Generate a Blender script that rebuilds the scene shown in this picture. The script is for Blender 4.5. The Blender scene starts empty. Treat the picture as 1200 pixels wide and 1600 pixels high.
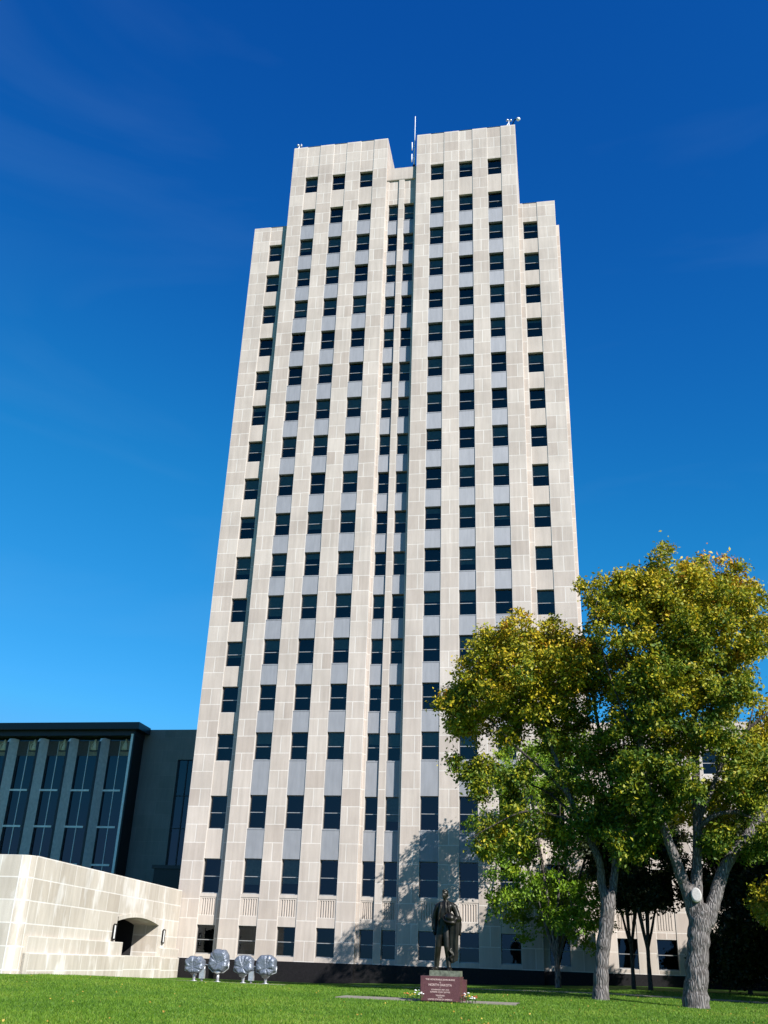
import bpy, bmesh, math, random
import numpy as np
from mathutils import Vector, Matrix

R = math.radians
C = bpy.context.scene.collection
scene = bpy.context.scene
random.seed(7)

# ------------------------------------------------------------------ camera
# the eye is the origin; X runs along the tower front, Y away from the camera, Z up
PITCH, ROLL, YAW, FPX = R(25.208), R(2.086), R(10.611), 1498.24
_fwd = Vector((-math.sin(YAW)*math.cos(PITCH), math.cos(YAW)*math.cos(PITCH), math.sin(PITCH)))
_r0 = Vector((math.cos(YAW), math.sin(YAW), 0))
_u0 = _r0.cross(_fwd)
RIGHT = _r0*math.cos(ROLL) + _u0*math.sin(ROLL)
UP = _u0*math.cos(ROLL) - _r0*math.sin(ROLL)
cam_d = bpy.data.cameras.new('camera')
cam = bpy.data.objects.new('camera', cam_d)
C.objects.link(cam)
cam_d.sensor_fit = 'VERTICAL'
cam_d.sensor_height = 36
cam_d.sensor_width = 27
cam_d.lens = FPX/1600*36
cam_d.clip_start = 0.1
cam_d.clip_end = 20000
mw = Matrix((RIGHT, UP, -_fwd)).transposed().to_4x4()
cam.matrix_world = mw
scene.camera = cam

# ------------------------------------------------------------------ light
SUN_AZ, SUN_EL = 50.0, 33.0           # degrees to the right of straight behind the camera axis (-Y), elevation
sd = Vector((math.sin(R(SUN_AZ))*math.cos(R(SUN_EL)), -math.cos(R(SUN_AZ))*math.cos(R(SUN_EL)), math.sin(R(SUN_EL))))
sun_l = bpy.data.lights.new('sun', 'SUN')
sun_l.energy = 5.0
sun_l.angle = R(0.53)
sun_l.color = (1.0, 0.962, 0.915)
sun = bpy.data.objects.new('sun', sun_l)
C.objects.link(sun)
sun.rotation_euler = sd.to_track_quat('Z', 'Y').to_euler()
world = bpy.data.worlds.new('World')
scene.world = world
world.use_nodes = True
wn, wl = world.node_tree.nodes, world.node_tree.links
bg = wn['Background']
sky = wn.new('ShaderNodeTexSky')
sky.sky_type = 'NISHITA'
sky.sun_disc = False
sky.sun_elevation = R(SUN_EL)
sky.sun_rotation = math.atan2(sd.x, sd.y)
sky.altitude = 500
sky.air_density = 1.0
sky.dust_density = 0.3
sky.ozone_density = 3.0
# clear dry-air sky: deepen each colour band of the sky towards the zenith, cap it near the sun to weaken the fill in shade
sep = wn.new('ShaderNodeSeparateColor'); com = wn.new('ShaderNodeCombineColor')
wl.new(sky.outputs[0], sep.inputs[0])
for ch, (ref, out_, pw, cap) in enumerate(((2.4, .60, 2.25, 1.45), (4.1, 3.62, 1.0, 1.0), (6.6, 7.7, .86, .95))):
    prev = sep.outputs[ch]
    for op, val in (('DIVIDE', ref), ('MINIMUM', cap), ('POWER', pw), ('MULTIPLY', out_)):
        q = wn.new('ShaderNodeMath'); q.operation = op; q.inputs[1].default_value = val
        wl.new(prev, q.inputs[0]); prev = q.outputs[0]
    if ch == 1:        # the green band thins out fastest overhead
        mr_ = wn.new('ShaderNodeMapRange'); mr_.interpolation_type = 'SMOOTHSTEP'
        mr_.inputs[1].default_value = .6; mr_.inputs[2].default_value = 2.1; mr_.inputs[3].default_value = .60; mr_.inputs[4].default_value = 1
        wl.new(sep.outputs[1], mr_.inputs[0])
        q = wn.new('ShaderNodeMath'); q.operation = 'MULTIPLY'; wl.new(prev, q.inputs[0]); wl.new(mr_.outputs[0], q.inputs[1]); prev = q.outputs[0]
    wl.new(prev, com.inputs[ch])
# a trace of thin cirrus
tcw = wn.new('ShaderNodeTexCoord'); mpw = wn.new('ShaderNodeMapping'); mpw.inputs['Scale'].default_value = (1.2, 1.2, 5.5); mpw.inputs['Rotation'].default_value = (.25, .1, 0)
wl.new(tcw.outputs['Generated'], mpw.inputs[0])
nzw = wn.new('ShaderNodeTexNoise'); nzw.inputs['Scale'].default_value = 1.6; nzw.inputs['Detail'].default_value = 5; nzw.inputs['Distortion'].default_value = .6
wl.new(mpw.outputs[0], nzw.inputs[0])
rw = wn.new('ShaderNodeMapRange'); rw.inputs[1].default_value = .52; rw.inputs[2].default_value = .80; rw.inputs[3].default_value = 0; rw.inputs[4].default_value = .06
wl.new(nzw.outputs['Fac'], rw.inputs[0])
mxw = wn.new('ShaderNodeMix'); mxw.data_type = 'RGBA'; mxw.inputs[7].default_value = (2.6, 4.4, 6.6, 1)
wl.new(rw.outputs[0], mxw.inputs[0]); wl.new(com.outputs[0], mxw.inputs[6])
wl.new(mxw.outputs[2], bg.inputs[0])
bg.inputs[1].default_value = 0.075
scene.view_settings.view_transform = 'Standard'
scene.view_settings.look = 'None'
scene.view_settings.exposure = 0.85
scene.view_settings.gamma = 1
scene.render.engine = 'CYCLES'
scene.cycles.max_bounces = 6
scene.cycles.transparent_max_bounces = 12

# ------------------------------------------------------------------ helpers
def at(px, py, Y):
    """point seen at photo pixel (px, py) on the plane at distance Y"""
    v = _fwd + RIGHT*((px-600)/FPX) + UP*((800-py)/FPX)
    return v*(Y/v.y)

def sstep(a, b, t):
    t = min(1, max(0, (t-a)/(b-a)))
    return t*t*(3-2*t)

def lerp_tab(tab, t):
    if t <= tab[0][0]: return tab[0][1]
    for (a, va), (b, vb) in zip(tab, tab[1:]):
        if t <= b:
            return va+(vb-va)*(t-a)/(b-a)
    return tab[-1][1]

def ground(x, y):
    b = lerp_tab([(-60, -1.75), (0, -1.6), (15, -1.40), (22, -1.30), (38, -1.18), (46, -1.14), (56, -1.10), (67, -1.06)], y)
    h = lerp_tab([(-16, -.22), (-4, .10), (4, .30)], x)
    b += sstep(46, 66, y)*h
    b += .20*math.exp(-((x+27)/8)**2-((y-43)/9)**2)
    b -= .09*math.exp(-((x-6)/4)**2-((y-45)/6)**2)
    b += .06*math.exp(-((x-1)/2.5)**2-((y-45)/5)**2)
    return b

def tag(o, label=None, cat=None, group=None, kind=None):
    if label: o['label'] = label
    if cat: o['category'] = cat
    if group: o['group'] = group
    if kind: o['kind'] = kind
    return o

def empty(name, loc=(0, 0, 0), rz=0):
    o = bpy.data.objects.new(name, None)
    o.empty_display_size = .3
    C.objects.link(o)
    o.location = loc
    o.rotation_euler = (0, 0, rz)
    return o

class MB:
    """collects faces, with metric UVs and stone attributes, into one mesh"""
    def __init__(s):
        s.v, s.f, s.uv, s.bw, s.bh, s.tone, s.smooth, s.mi = [], [], [], [], [], [], [], []
    def face(s, pts, uv=None, bw=1e3, bh=1e3, tone=.5, smooth=False, mi=0):
        i = len(s.v)
        s.v += [tuple(p) for p in pts]
        s.f.append(tuple(range(i, i+len(pts))))
        s.uv += uv if uv else [(500, 500)]*len(pts)
        s.bw.append(bw); s.bh.append(bh); s.tone.append(tone); s.smooth.append(smooth); s.mi.append(mi)
    def grid(s, rows, close=False, smooth=True, mi=0, cap=False):
        """rows: list of rings of points"""
        i0 = len(s.v)
        n = len(rows[0])
        for r in rows: s.v += [tuple(p) for p in r]
        def add(f):
            s.f.append(f); s.uv += [(500, 500)]*len(f)
            s.bw.append(1e3); s.bh.append(1e3); s.tone.append(.5); s.smooth.append(smooth); s.mi.append(mi)
        for a in range(len(rows)-1):
            for b in range(n if close else n-1):
                c = (b+1) % n
                add((i0+a*n+b, i0+a*n+c, i0+(a+1)*n+c, i0+(a+1)*n+b))
        if cap:
            add(tuple(i0+b for b in reversed(range(n))))
            add(tuple(i0+(len(rows)-1)*n+b for b in range(n)))
    def box(s, x0, x1, y0, y1, z0, z1, mi=0, skip=''):
        P = [(x0, y0, z0), (x1, y0, z0), (x1, y1, z0), (x0, y1, z0), (x0, y0, z1), (x1, y0, z1), (x1, y1, z1), (x0, y1, z1)]
        for k, f in dict(b=(3, 2, 1, 0), t=(4, 5, 6, 7), f=(0, 1, 5, 4), r=(1, 2, 6, 5), k=(2, 3, 7, 6), l=(3, 0, 4, 7)).items():
            if k not in skip: s.face([P[i] for i in f], mi=mi)
    def tube(s, pts, rad, n=8, mi=0, cap=True):
        pts = [Vector(p) for p in pts]
        rows = []
        ref = None
        for i, p in enumerate(pts):
            t = (pts[min(i+1, len(pts)-1)]-pts[max(i-1, 0)]).normalized()
            if ref is None:
                ref = t.orthogonal().normalized()
            ref = (ref-t*ref.dot(t))
            if ref.length < 1e-5: ref = t.orthogonal()
            ref.normalize()
            bn = t.cross(ref)
            r = rad[i] if hasattr(rad, '__len__') else rad
            rows.append([p+ref*(r*math.cos(2*math.pi*k/n))+bn*(r*math.sin(2*math.pi*k/n)) for k in range(n)])
        s.grid(rows, close=True, mi=mi, cap=cap)
    def loft(s, secs, n=20, mi=0):
        """secs: (cx, cy, cz, rx, ry[, tilt]) ellipses stacked along a path, mostly upward"""
        rows = []
        for q in secs:
            cx, cy, cz, rx, ry = q[:5]
            rows.append([(cx+rx*math.cos(2*math.pi*k/n), cy+ry*math.sin(2*math.pi*k/n), cz) for k in range(n)])
        s.grid(rows, close=True, mi=mi, cap=True)
    def ball(s, c, r, n=14, m=9, mi=0):
        rx, ry, rz = r if hasattr(r, '__len__') else (r, r, r)
        rows = [[(c[0]+rx*math.sin(math.pi*j/m)*math.cos(2*math.pi*k/n), c[1]+ry*math.sin(math.pi*j/m)*math.sin(2*math.pi*k/n), c[2]-rz*math.cos(math.pi*j/m)) for k in range(n)] for j in range(m+1)]
        rows[0] = [(p[0]*1, p[1], p[2]) for p in rows[0]]
        s.grid(rows, close=True, mi=mi)
    def mesh(s, name):
        me = bpy.data.meshes.new(name)
        me.from_pydata(s.v, [], s.f)
        uvl = me.uv_layers.new(name='UVMap')
        uvl.data.foreach_set('uv', np.array(s.uv, 'f').ravel())
        for nm, arr in (('bw', s.bw), ('bh', s.bh), ('tone', s.tone)):
            a = me.attributes.new(nm, 'FLOAT', 'FACE')
            a.data.foreach_set('value', np.array(arr, 'f'))
        me.polygons.foreach_set('use_smooth', np.array(s.smooth, bool))
        me.polygons.foreach_set('material_index', np.array(s.mi, 'i'))
        me.update()
        return me
    def build(s, name, mats, parent=None):
        me = s.mesh(name)
        for m in (mats if isinstance(mats, (list, tuple)) else [mats]): me.materials.append(m)
        o = bpy.data.objects.new(name, me)
        C.objects.link(o)
        if parent: o.parent = parent
        return o

def stone_run(mb, O, U, V, u0, u1, v0, v1, ch=1.22, split=.5, phase=0, vbase=-.05, rnd=random, maxw=1.5):
    """lay courses of stone blocks over the rectangle u0..u1, v0..v1 of the plane O + u U + v V"""
    O, U, V = Vector(O), Vector(U), Vector(V)
    k0 = math.floor((v0-vbase)/ch+1e-6)
    k1 = math.ceil((v1-vbase)/ch-1e-6)
    for k in range(k0, k1):
        a, b = max(v0, vbase+k*ch), min(v1, vbase+(k+1)*ch)
        if b-a < .01: continue
        w = u1-u0
        if w <= 1.5:
            cuts = [u0, u1] if (k+phase) % 2 == 0 or w < .9 else [u0, u0+w*(split+rnd.uniform(-.03, .03)), u1]
        else:
            n = max(1, round(w/maxw))
            off = 0 if (k+phase) % 2 == 0 else .5*w/n
            cuts = [u0]+[u0+off+i*w/n for i in range(0 if off else 1, n)]+[u1]
        for c0, c1 in zip(cuts, cuts[1:]):
            P = [O+U*c0+V*a, O+U*c1+V*a, O+U*c1+V*b, O+U*c0+V*b]
            mb.face(P, [(0, 0), (c1-c0, 0), (c1-c0, b-a), (0, b-a)], c1-c0, b-a, min(1, max(0, rnd.gauss(.5, .23))))

# ------------------------------------------------------------------ materials
def mat(name):
    m = bpy.data.materials.new(name)
    m.use_nodes = True
    return m, m.node_tree.nodes, m.node_tree.links, m.node_tree.nodes['Principled BSDF']

def plain(name, col, rough=.6, metal=0, noise=.15, scale=6, bump=0, spec=.5):
    m, n, l, p = mat(name)
    tc = n.new('ShaderNodeTexCoord')
    nz = n.new('ShaderNodeTexNoise'); nz.inputs['Scale'].default_value = scale; nz.inputs['Detail'].default_value = 6
    l.new(tc.outputs['Object'], nz.inputs['Vector'])
    rp = n.new('ShaderNodeValToRGB')
    c0 = [max(0, c*(1-noise)) for c in col]; c1 = [c*(1+noise) for c in col]
    rp.color_ramp.elements[0].color = (*c0, 1); rp.color_ramp.elements[1].color = (*c1, 1)
    rp.color_ramp.elements[0].position = .3; rp.color_ramp.elements[1].position = .7
    l.new(nz.outputs['Fac'], rp.inputs[0]); l.new(rp.outputs[0], p.inputs['Base Color'])
    p.inputs['Roughness'].default_value = rough; p.inputs['Metallic'].default_value = metal
    p.inputs['Specular IOR Level'].default_value = spec
    if bump:
        b = n.new('ShaderNodeBump'); b.inputs['Strength'].default_value = bump; b.inputs['Distance'].default_value = .02
        l.new(nz.outputs['Fac'], b.inputs['Height']); l.new(b.outputs[0], p.inputs['Normal'])
    return m

def math_node(n, l, op, a, b=None, c=None):
    q = n.new('ShaderNodeMath'); q.operation = op
    for i, x in enumerate((a, b, c)):
        if x is None: continue
        if isinstance(x, (int, float)): q.inputs[i].default_value = x
        else: l.new(x, q.inputs[i])
    return q.outputs[0]

def stone(name, cA, cB, cJ, jw=.03, var=.5, streak=(1.2, 1.2, .25), stain=0.0):
    m, n, l, p = mat(name)
    uv = n.new('ShaderNodeUVMap'); uv.uv_map = 'UVMap'
    sp = n.new('ShaderNodeSeparateXYZ'); l.new(uv.outputs[0], sp.inputs[0])
    def attr(a):
        q = n.new('ShaderNodeAttribute'); q.attribute_name = a; return q.outputs['Fac']
    bw, bh, tone = attr('bw'), attr('bh'), attr('tone')
    du = math_node(n, l, 'MINIMUM', sp.outputs[0], math_node(n, l, 'SUBTRACT', bw, sp.outputs[0]))
    dv = math_node(n, l, 'MINIMUM', sp.outputs[1], math_node(n, l, 'SUBTRACT', bh, sp.outputs[1]))
    d = math_node(n, l, 'MINIMUM', du, dv)
    mr = n.new('ShaderNodeMapRange'); mr.interpolation_type = 'SMOOTHSTEP'
    mr.inputs[1].default_value = jw*.6; mr.inputs[2].default_value = jw*1.4; mr.inputs[3].default_value = 1; mr.inputs[4].default_value = 0
    l.new(d, mr.inputs[0])
    g = n.new('ShaderNodeNewGeometry')
    mp = n.new('ShaderNodeMapping'); mp.inputs['Scale'].default_value = streak
    l.new(g.outputs['Position'], mp.inputs[0])
    nz = n.new('ShaderNodeTexNoise'); nz.inputs['Scale'].default_value = 3.5; nz.inputs['Detail'].default_value = 8; nz.inputs['Roughness'].default_value = .65
    l.new(mp.outputs[0], nz.inputs[0])
    # per-block offset so that the grain does not run through the joints
    mix = math_node(n, l, 'ADD', math_node(n, l, 'MULTIPLY', tone, 1-var), math_node(n, l, 'MULTIPLY', nz.outputs['Fac'], var))
    rp = n.new('ShaderNodeValToRGB')
    e = rp.color_ramp.elements
    e[0].position = .25; e[0].color = (*cA, 1); e[1].position = .75; e[1].color = (*cB, 1)
    l.new(mix, rp.inputs[0])
    mx = n.new('ShaderNodeMix'); mx.data_type = 'RGBA'
    l.new(mr.outputs[0], mx.inputs[0]); l.new(rp.outputs[0], mx.inputs[6]); mx.inputs[7].default_value = (*cJ, 1)
    out = mx.outputs[2]
    if stain:
        n2 = n.new('ShaderNodeTexNoise'); n2.inputs['Scale'].default_value = 1.1; n2.inputs['Detail'].default_value = 4
        mp2 = n.new('ShaderNodeMapping'); mp2.inputs['Scale'].default_value = (1, 1, .45); l.new(g.outputs['Position'], mp2.inputs[0]); l.new(mp2.outputs[0], n2.inputs[0])
        r2 = n.new('ShaderNodeValToRGB'); r2.color_ramp.elements[0].position = .54; r2.color_ramp.elements[1].position = .66
        l.new(n2.outputs['Fac'], r2.inputs[0])
        m2 = n.new('ShaderNodeMix'); m2.data_type = 'RGBA'
        l.new(math_node(n, l, 'MULTIPLY', r2.outputs[0], stain), m2.inputs[0]); l.new(out, m2.inputs[6]); m2.inputs[7].default_value = (.68, .665, .635, 1)
        out = m2.outputs[2]
    n3 = n.new('ShaderNodeTexNoise'); n3.inputs['Scale'].default_value = 2.2; n3.inputs['Detail'].default_value = 7; n3.inputs['Roughness'].default_value = .6
    mp3 = n.new('ShaderNodeMapping'); mp3.inputs['Scale'].default_value = (1.6, 1.6, .09); l.new(g.outputs['Position'], mp3.inputs[0]); l.new(mp3.outputs[0], n3.inputs[0])
    n4 = n.new('ShaderNodeTexNoise'); n4.inputs['Scale'].default_value = .35; n4.inputs['Detail'].default_value = 6; l.new(g.outputs['Position'], n4.inputs[0])
    r3 = n.new('ShaderNodeMapRange'); r3.inputs[1].default_value = .72; r3.inputs[2].default_value = 1.28; r3.inputs[3].default_value = .86; r3.inputs[4].default_value = 1.10
    l.new(math_node(n, l, 'ADD', n3.outputs['Fac'], n4.outputs['Fac']), r3.inputs[0])
    sc_ = n.new('ShaderNodeVectorMath'); sc_.operation = 'SCALE'; l.new(out, sc_.inputs[0]); l.new(r3.outputs[0], sc_.inputs['Scale'])
    l.new(sc_.outputs[0], p.inputs['Base Color'])
    p.inputs['Roughness'].default_value = .8
    p.inputs['Specular IOR Level'].default_value = .25
    nf = n.new('ShaderNodeTexNoise'); nf.inputs['Scale'].default_value = 30; l.new(g.outputs['Position'], nf.inputs[0])
    b = n.new('ShaderNodeBump'); b.inputs['Strength'].default_value = .25; b.inputs['Distance'].default_value = .02
    l.new(math_node(n, l, 'SUBTRACT', nf.outputs['Fac'], mr.outputs[0]), b.inputs['Height'])
    l.new(b.outputs[0], p.inputs['Normal'])
    return m

M = {}
M['stone'] = stone('limestone', (.378, .322, .278), (.470, .416, .366), (.57, .53, .485), jw=.025)
M['wall_stone'] = stone('entrance_limestone', (.37, .325, .27), (.49, .45, .39), (.57, .54, .495), jw=.028, var=.6, stain=.45)
M['dark_base'] = plain('dark_granite', (.011, .010, .011), .6, noise=.4, scale=20, spec=.15)
M['interior'] = plain('dark_interior', (.012, .012, .013), .9)  # near-black colour stands in for shade in the rooms and passage
M['frame'] = plain('window_frame_metal', (.12, .12, .12), .4, .3)
M['rail'] = plain('meeting_rail_metal', (.30, .30, .30), .45, .3)
M['blind'] = plain('roller_blind', (.24, .27, .235), .8)
M['dark_metal'] = plain('dark_metal', (.012, .012, .013), .35, .4, noise=.2)
M['soffit'] = plain('bronze_fascia', (.025, .022, .024), .4, .3)
M['fin'] = plain('grey_fin', (.88, .80, .73), .5, 0, noise=.12, scale=3)
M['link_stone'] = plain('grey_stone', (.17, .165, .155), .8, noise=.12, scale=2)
M['white'] = plain('white_paint', (.75, .75, .74), .4)
M['galv'] = plain('galvanised_steel', (.48, .49, .51), .4, .6, noise=.2, scale=12)
M['concrete'] = plain('concrete', (.21, .185, .15), .9, noise=.2, scale=5, bump=.2)
M['relief'] = plain('relief_stone', (.66, .52, .36), .8, noise=.25, scale=9)
M['relief_back'] = plain('relief_back', (.30, .215, .135), .8, noise=.25, scale=7)
M['relief_ground'] = plain('relief_ground', (.085, .062, .05), .8, noise=.2, scale=5)

# metal spandrel: fine upright ribs
m, n, l, p = mat('ribbed_spandrel')
g = n.new('ShaderNodeNewGeometry')
wv = n.new('ShaderNodeTexWave'); wv.bands_direction = 'X'; wv.inputs['Scale'].default_value = 4.2; wv.inputs['Distortion'].default_value = .15; wv.inputs['Detail'].default_value = 2
l.new(g.outputs['Position'], wv.inputs[0])
nz = n.new('ShaderNodeTexNoise'); nz.inputs['Scale'].default_value = 1.6; nz.inputs['Detail'].default_value = 6
mp = n.new('ShaderNodeMapping'); mp.inputs['Scale'].default_value = (3, 1, .5); l.new(g.outputs['Position'], mp.inputs[0]); l.new(mp.outputs[0], nz.inputs[0])
rp = n.new('ShaderNodeValToRGB'); rp.color_ramp.elements[0].position = .25; rp.color_ramp.elements[1].position = .8
rp.color_ramp.elements[0].color = (.205, .21, .225, 1); rp.color_ramp.elements[1].color = (.285, .29, .308, 1)
l.new(math_node(n, l, 'ADD', math_node(n, l, 'MULTIPLY', wv.outputs['Fac'], .35), math_node(n, l, 'MULTIPLY', nz.outputs['Fac'], .65)), rp.inputs[0])
l.new(rp.outputs[0], p.inputs['Base Color'])
b = n.new('ShaderNodeBump'); b.inputs['Strength'].default_value = .5; b.inputs['Distance'].default_value = .02
l.new(wv.outputs['Fac'], b.inputs['Height']); l.new(b.outputs[0], p.inputs['Normal'])
p.inputs['Roughness'].default_value = .55; p.inputs['Metallic'].default_value = .25
M['spandrel'] = m

def glass(name, tint, refl_rough=.02, through=.75, ior=1.5):
    m, n, l, p = mat(name)
    n.remove(p)
    out = n['Material Output']
    tr = n.new('ShaderNodeBsdfTransparent'); tr.inputs[0].default_value = (*tint, 1)
    gl = n.new('ShaderNodeBsdfGlossy'); gl.inputs['Roughness'].default_value = refl_rough; gl.inputs[0].default_value = (.85, .92, 1, 1)
    fr = n.new('ShaderNodeFresnel'); fr.inputs[0].default_value = ior
    g = n.new('ShaderNodeNewGeometry')
    nz = n.new('ShaderNodeTexNoise'); nz.inputs['Scale'].default_value = .9; l.new(g.outputs['Position'], nz.inputs[0])
    b = n.new('ShaderNodeBump'); b.inputs['Strength'].default_value = .05; b.inputs['Distance'].default_value = .03
    l.new(nz.outputs['Fac'], b.inputs['Height']); l.new(b.outputs[0], gl.inputs['Normal'])
    mx = n.new('ShaderNodeMixShader')
    l.new(fr.outputs[0], mx.inputs[0]); l.new(tr.outputs[0], mx.inputs[1]); l.new(gl.outputs[0], mx.inputs[2])
    l.new(mx.outputs[0], out.inputs[0])
    return m
M['glass'] = glass('window_glass', (.55, .60, .58))
M['hall_glass'] = glass('hall_glass', (.12, .13, .15), ior=1.6)

# lawn
def lawn_mat():
    m, n, l, p = mat('lawn_turf')
    g = n.new('ShaderNodeNewGeometry')
    a = n.new('ShaderNodeTexNoise'); a.inputs['Scale'].default_value = .25; a.inputs['Detail'].default_value = 5; l.new(g.outputs['Position'], a.inputs[0])
    c = n.new('ShaderNodeTexNoise'); c.inputs['Scale'].default_value = 9; c.inputs['Detail'].default_value = 8; l.new(g.outputs['Position'], c.inputs[0])
    rp = n.new('ShaderNodeValToRGB'); e = rp.color_ramp.elements
    e[0].position = .3; e[0].color = (.034, .092, .009, 1); e[1].position = .72; e[1].color = (.085, .165, .018, 1)
    l.new(math_node(n, l, 'ADD', math_node(n, l, 'MULTIPLY', a.outputs['Fac'], .5), math_node(n, l, 'MULTIPLY', c.outputs['Fac'], .5)), rp.inputs[0])
    l.new(rp.outputs[0], p.inputs['Base Color']); p.inputs['Roughness'].default_value = .9; p.inputs['Specular IOR Level'].default_value = .1
    b = n.new('ShaderNodeBump'); b.inputs['Strength'].default_value = .8; b.inputs['Distance'].default_value = .06
    l.new(c.outputs['Fac'], b.inputs['Height']); l.new(b.outputs[0], p.inputs['Normal'])
    return m
M['lawn'] = lawn_mat()

def leafy(name, stops, trans=.35, rough=.55):
    m, n, l, p = mat(name)
    q = n.new('ShaderNodeAttribute'); q.attribute_name = 'tint'
    rp = n.new('ShaderNodeValToRGB'); e = rp.color_ramp.elements
    e[0].position, e[0].color = stops[0][0], (*stops[0][1], 1)
    e[1].position, e[1].color = stops[-1][0], (*stops[-1][1], 1)
    for pos, col in stops[1:-1]:
        k = e.new(pos); k.color = (*col, 1)
    l.new(q.outputs['Fac'], rp.inputs[0])
    l.new(rp.outputs[0], p.inputs['Base Color']); p.inputs['Roughness'].default_value = rough
    p.inputs['Specular IOR Level'].default_value = .3
    tl = n.new('ShaderNodeBsdfTranslucent'); l.new(rp.outputs[0], tl.inputs[0])
    mx = n.new('ShaderNodeMixShader'); mx.inputs[0].default_value = trans
    l.new(p.outputs[0], mx.inputs[1]); l.new(tl.outputs[0], mx.inputs[2]); l.new(mx.outputs[0], n['Material Output'].inputs[0])
    return m
M['grass'] = leafy('grass_blades', [(0, (.062, .145, .010)), (.6, (.135, .25, .017)), (1, (.26, .30, .045))], .3)
M['autumn'] = leafy('autumn_leaves', [(0, (.026, .068, .008)), (.3, (.075, .135, .010)), (.55, (.27, .27, .012)), (.8, (.50, .37, .012)), (1, (.46, .20, .02))], .22)  # autumn hues; the dark greens also paint shade into the lower crowns
M['green_leaf'] = leafy('green_leaves', [(0, (.05, .12, .008)), (.5, (.16, .28, .012)), (.85, (.32, .36, .02)), (1, (.40, .32, .02))], .3)
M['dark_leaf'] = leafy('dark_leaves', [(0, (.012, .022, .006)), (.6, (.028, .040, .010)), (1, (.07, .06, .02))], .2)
M['dry_leaf'] = leafy('fallen_leaf', [(0, (.30, .17, .03)), (1, (.45, .33, .05))], .1)

def bark_mat(name, c0, c1):
    m, n, l, p = mat(name)
    tc = n.new('ShaderNodeTexCoord')
    mp = n.new('ShaderNodeMapping'); mp.inputs['Scale'].default_value = (1, 1, .17); l.new(tc.outputs['Object'], mp.inputs[0])
    nz = n.new('ShaderNodeTexNoise'); nz.inputs['Scale'].default_value = 5; nz.inputs['Detail'].default_value = 5
    l.new(mp.outputs[0], nz.inputs[0])
    va = n.new('ShaderNodeVectorMath'); va.operation = 'MULTIPLY_ADD'; va.inputs[1].default_value = (.22, .22, .22)
    l.new(nz.outputs['Color'], va.inputs[0]); l.new(mp.outputs[0], va.inputs[2])
    vo = n.new('ShaderNodeTexVoronoi'); vo.feature = 'DISTANCE_TO_EDGE'; vo.inputs['Scale'].default_value = 11; l.new(va.outputs[0], vo.inputs[0])
    rp = n.new('ShaderNodeValToRGB'); e = rp.color_ramp.elements
    e[0].position = .0; e[0].color = (*c0, 1); e[1].position = .22; e[1].color = (*c1, 1)
    l.new(math_node(n, l, 'MULTIPLY', vo.outputs['Distance'], math_node(n, l, 'ADD', nz.outputs['Fac'], .5)), rp.inputs[0])
    l.new(rp.outputs[0], p.inputs['Base Color']); p.inputs['Roughness'].default_value = .9; p.inputs['Specular IOR Level'].default_value = .15
    b = n.new('ShaderNodeBump'); b.inputs['Strength'].default_value = 1; b.inputs['Distance'].default_value = .12
    l.new(vo.outputs['Distance'], b.inputs['Height']); l.new(b.outputs[0], p.inputs['Normal'])
    return m
M['bark'] = bark_mat('ash_bark', (.055, .048, .045), (.20, .185, .178))
M['dark_bark'] = bark_mat('dark_bark', (.035, .030, .027), (.10, .085, .075))
M['cut_wood'] = plain('cut_wood', (.40, .38, .36), .8, noise=.15, scale=20)

# ------------------------------------------------------------------ ground
def ground_sheet():
    xs = [-3000, -800, -250, -120, -70]+[-50+2*i for i in range(46)]+[45, 60, 120, 400, 3000]
    ys = [-300, -60, -20, 0]+[4+2*i for i in range(38)]+[90, 110, 160, 400, 1000, 4000]
    mb = MB()
    rows = [[(x, y, ground(x, y)) for x in xs] for y in ys]
    mb.grid(rows)
    o = mb.build('lawn', M['lawn'])
    tag(o, 'smooth green lawn rising gently towards the tower', 'lawn', kind='structure')
ground_sheet()

def strip(name, pts, w, m, lift=.004, h=0, label=None, cat=None, kind='structure'):
    mb = MB()
    rows = []
    for i, (x, y) in enumerate(pts):
        a = Vector(pts[max(i-1, 0)]); b = Vector(pts[min(i+1, len(pts)-1)])
        d = (b-a).normalized(); nn = Vector((-d.y, d.x))
        p0 = Vector((x, y))+nn*w/2; p1 = Vector((x, y))-nn*w/2
        r = []
        z0, z1 = ground(*p0)+lift, ground(*p1)+lift
        r = [(p0.x, p0.y, z0-.1), (p0.x, p0.y, z0), (p1.x, p1.y, z1), (p1.x, p1.y, z1-.1)]
        rows.append(r)
    mb.grid(rows, smooth=False)
    o = mb.build(name, m)
    tag(o, label, cat, kind=kind)
    return o
def seg(p, q, n=14):
    return [(p[0]+(q[0]-p[0])*i/n, p[1]+(q[1]-p[1])*i/n) for i in range(n+1)]
strip('path', seg((-11.5, 56.9), (-2.9, 56.0))+seg((-2.0, 55.8), (1.5, 54.9))+seg((2.5, 54.6), (16, 49.2)), 1.1, M['concrete'], .02, label='narrow pale concrete path crossing the lawn before the trees', cat='path')
strip('concrete_strip', seg((-20.0, 51.9), (-13.9, 52.3)), .9, M['concrete'], .03, label='low concrete strip under the row of wrapped floodlights', cat='pavement')
strip('paved_pad', seg((-8.3, 39.1), (-1.75, 38.95)), 1.7, M['concrete'], .035, label='flat concrete pad around the statue pedestal', cat='pavement')

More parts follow.
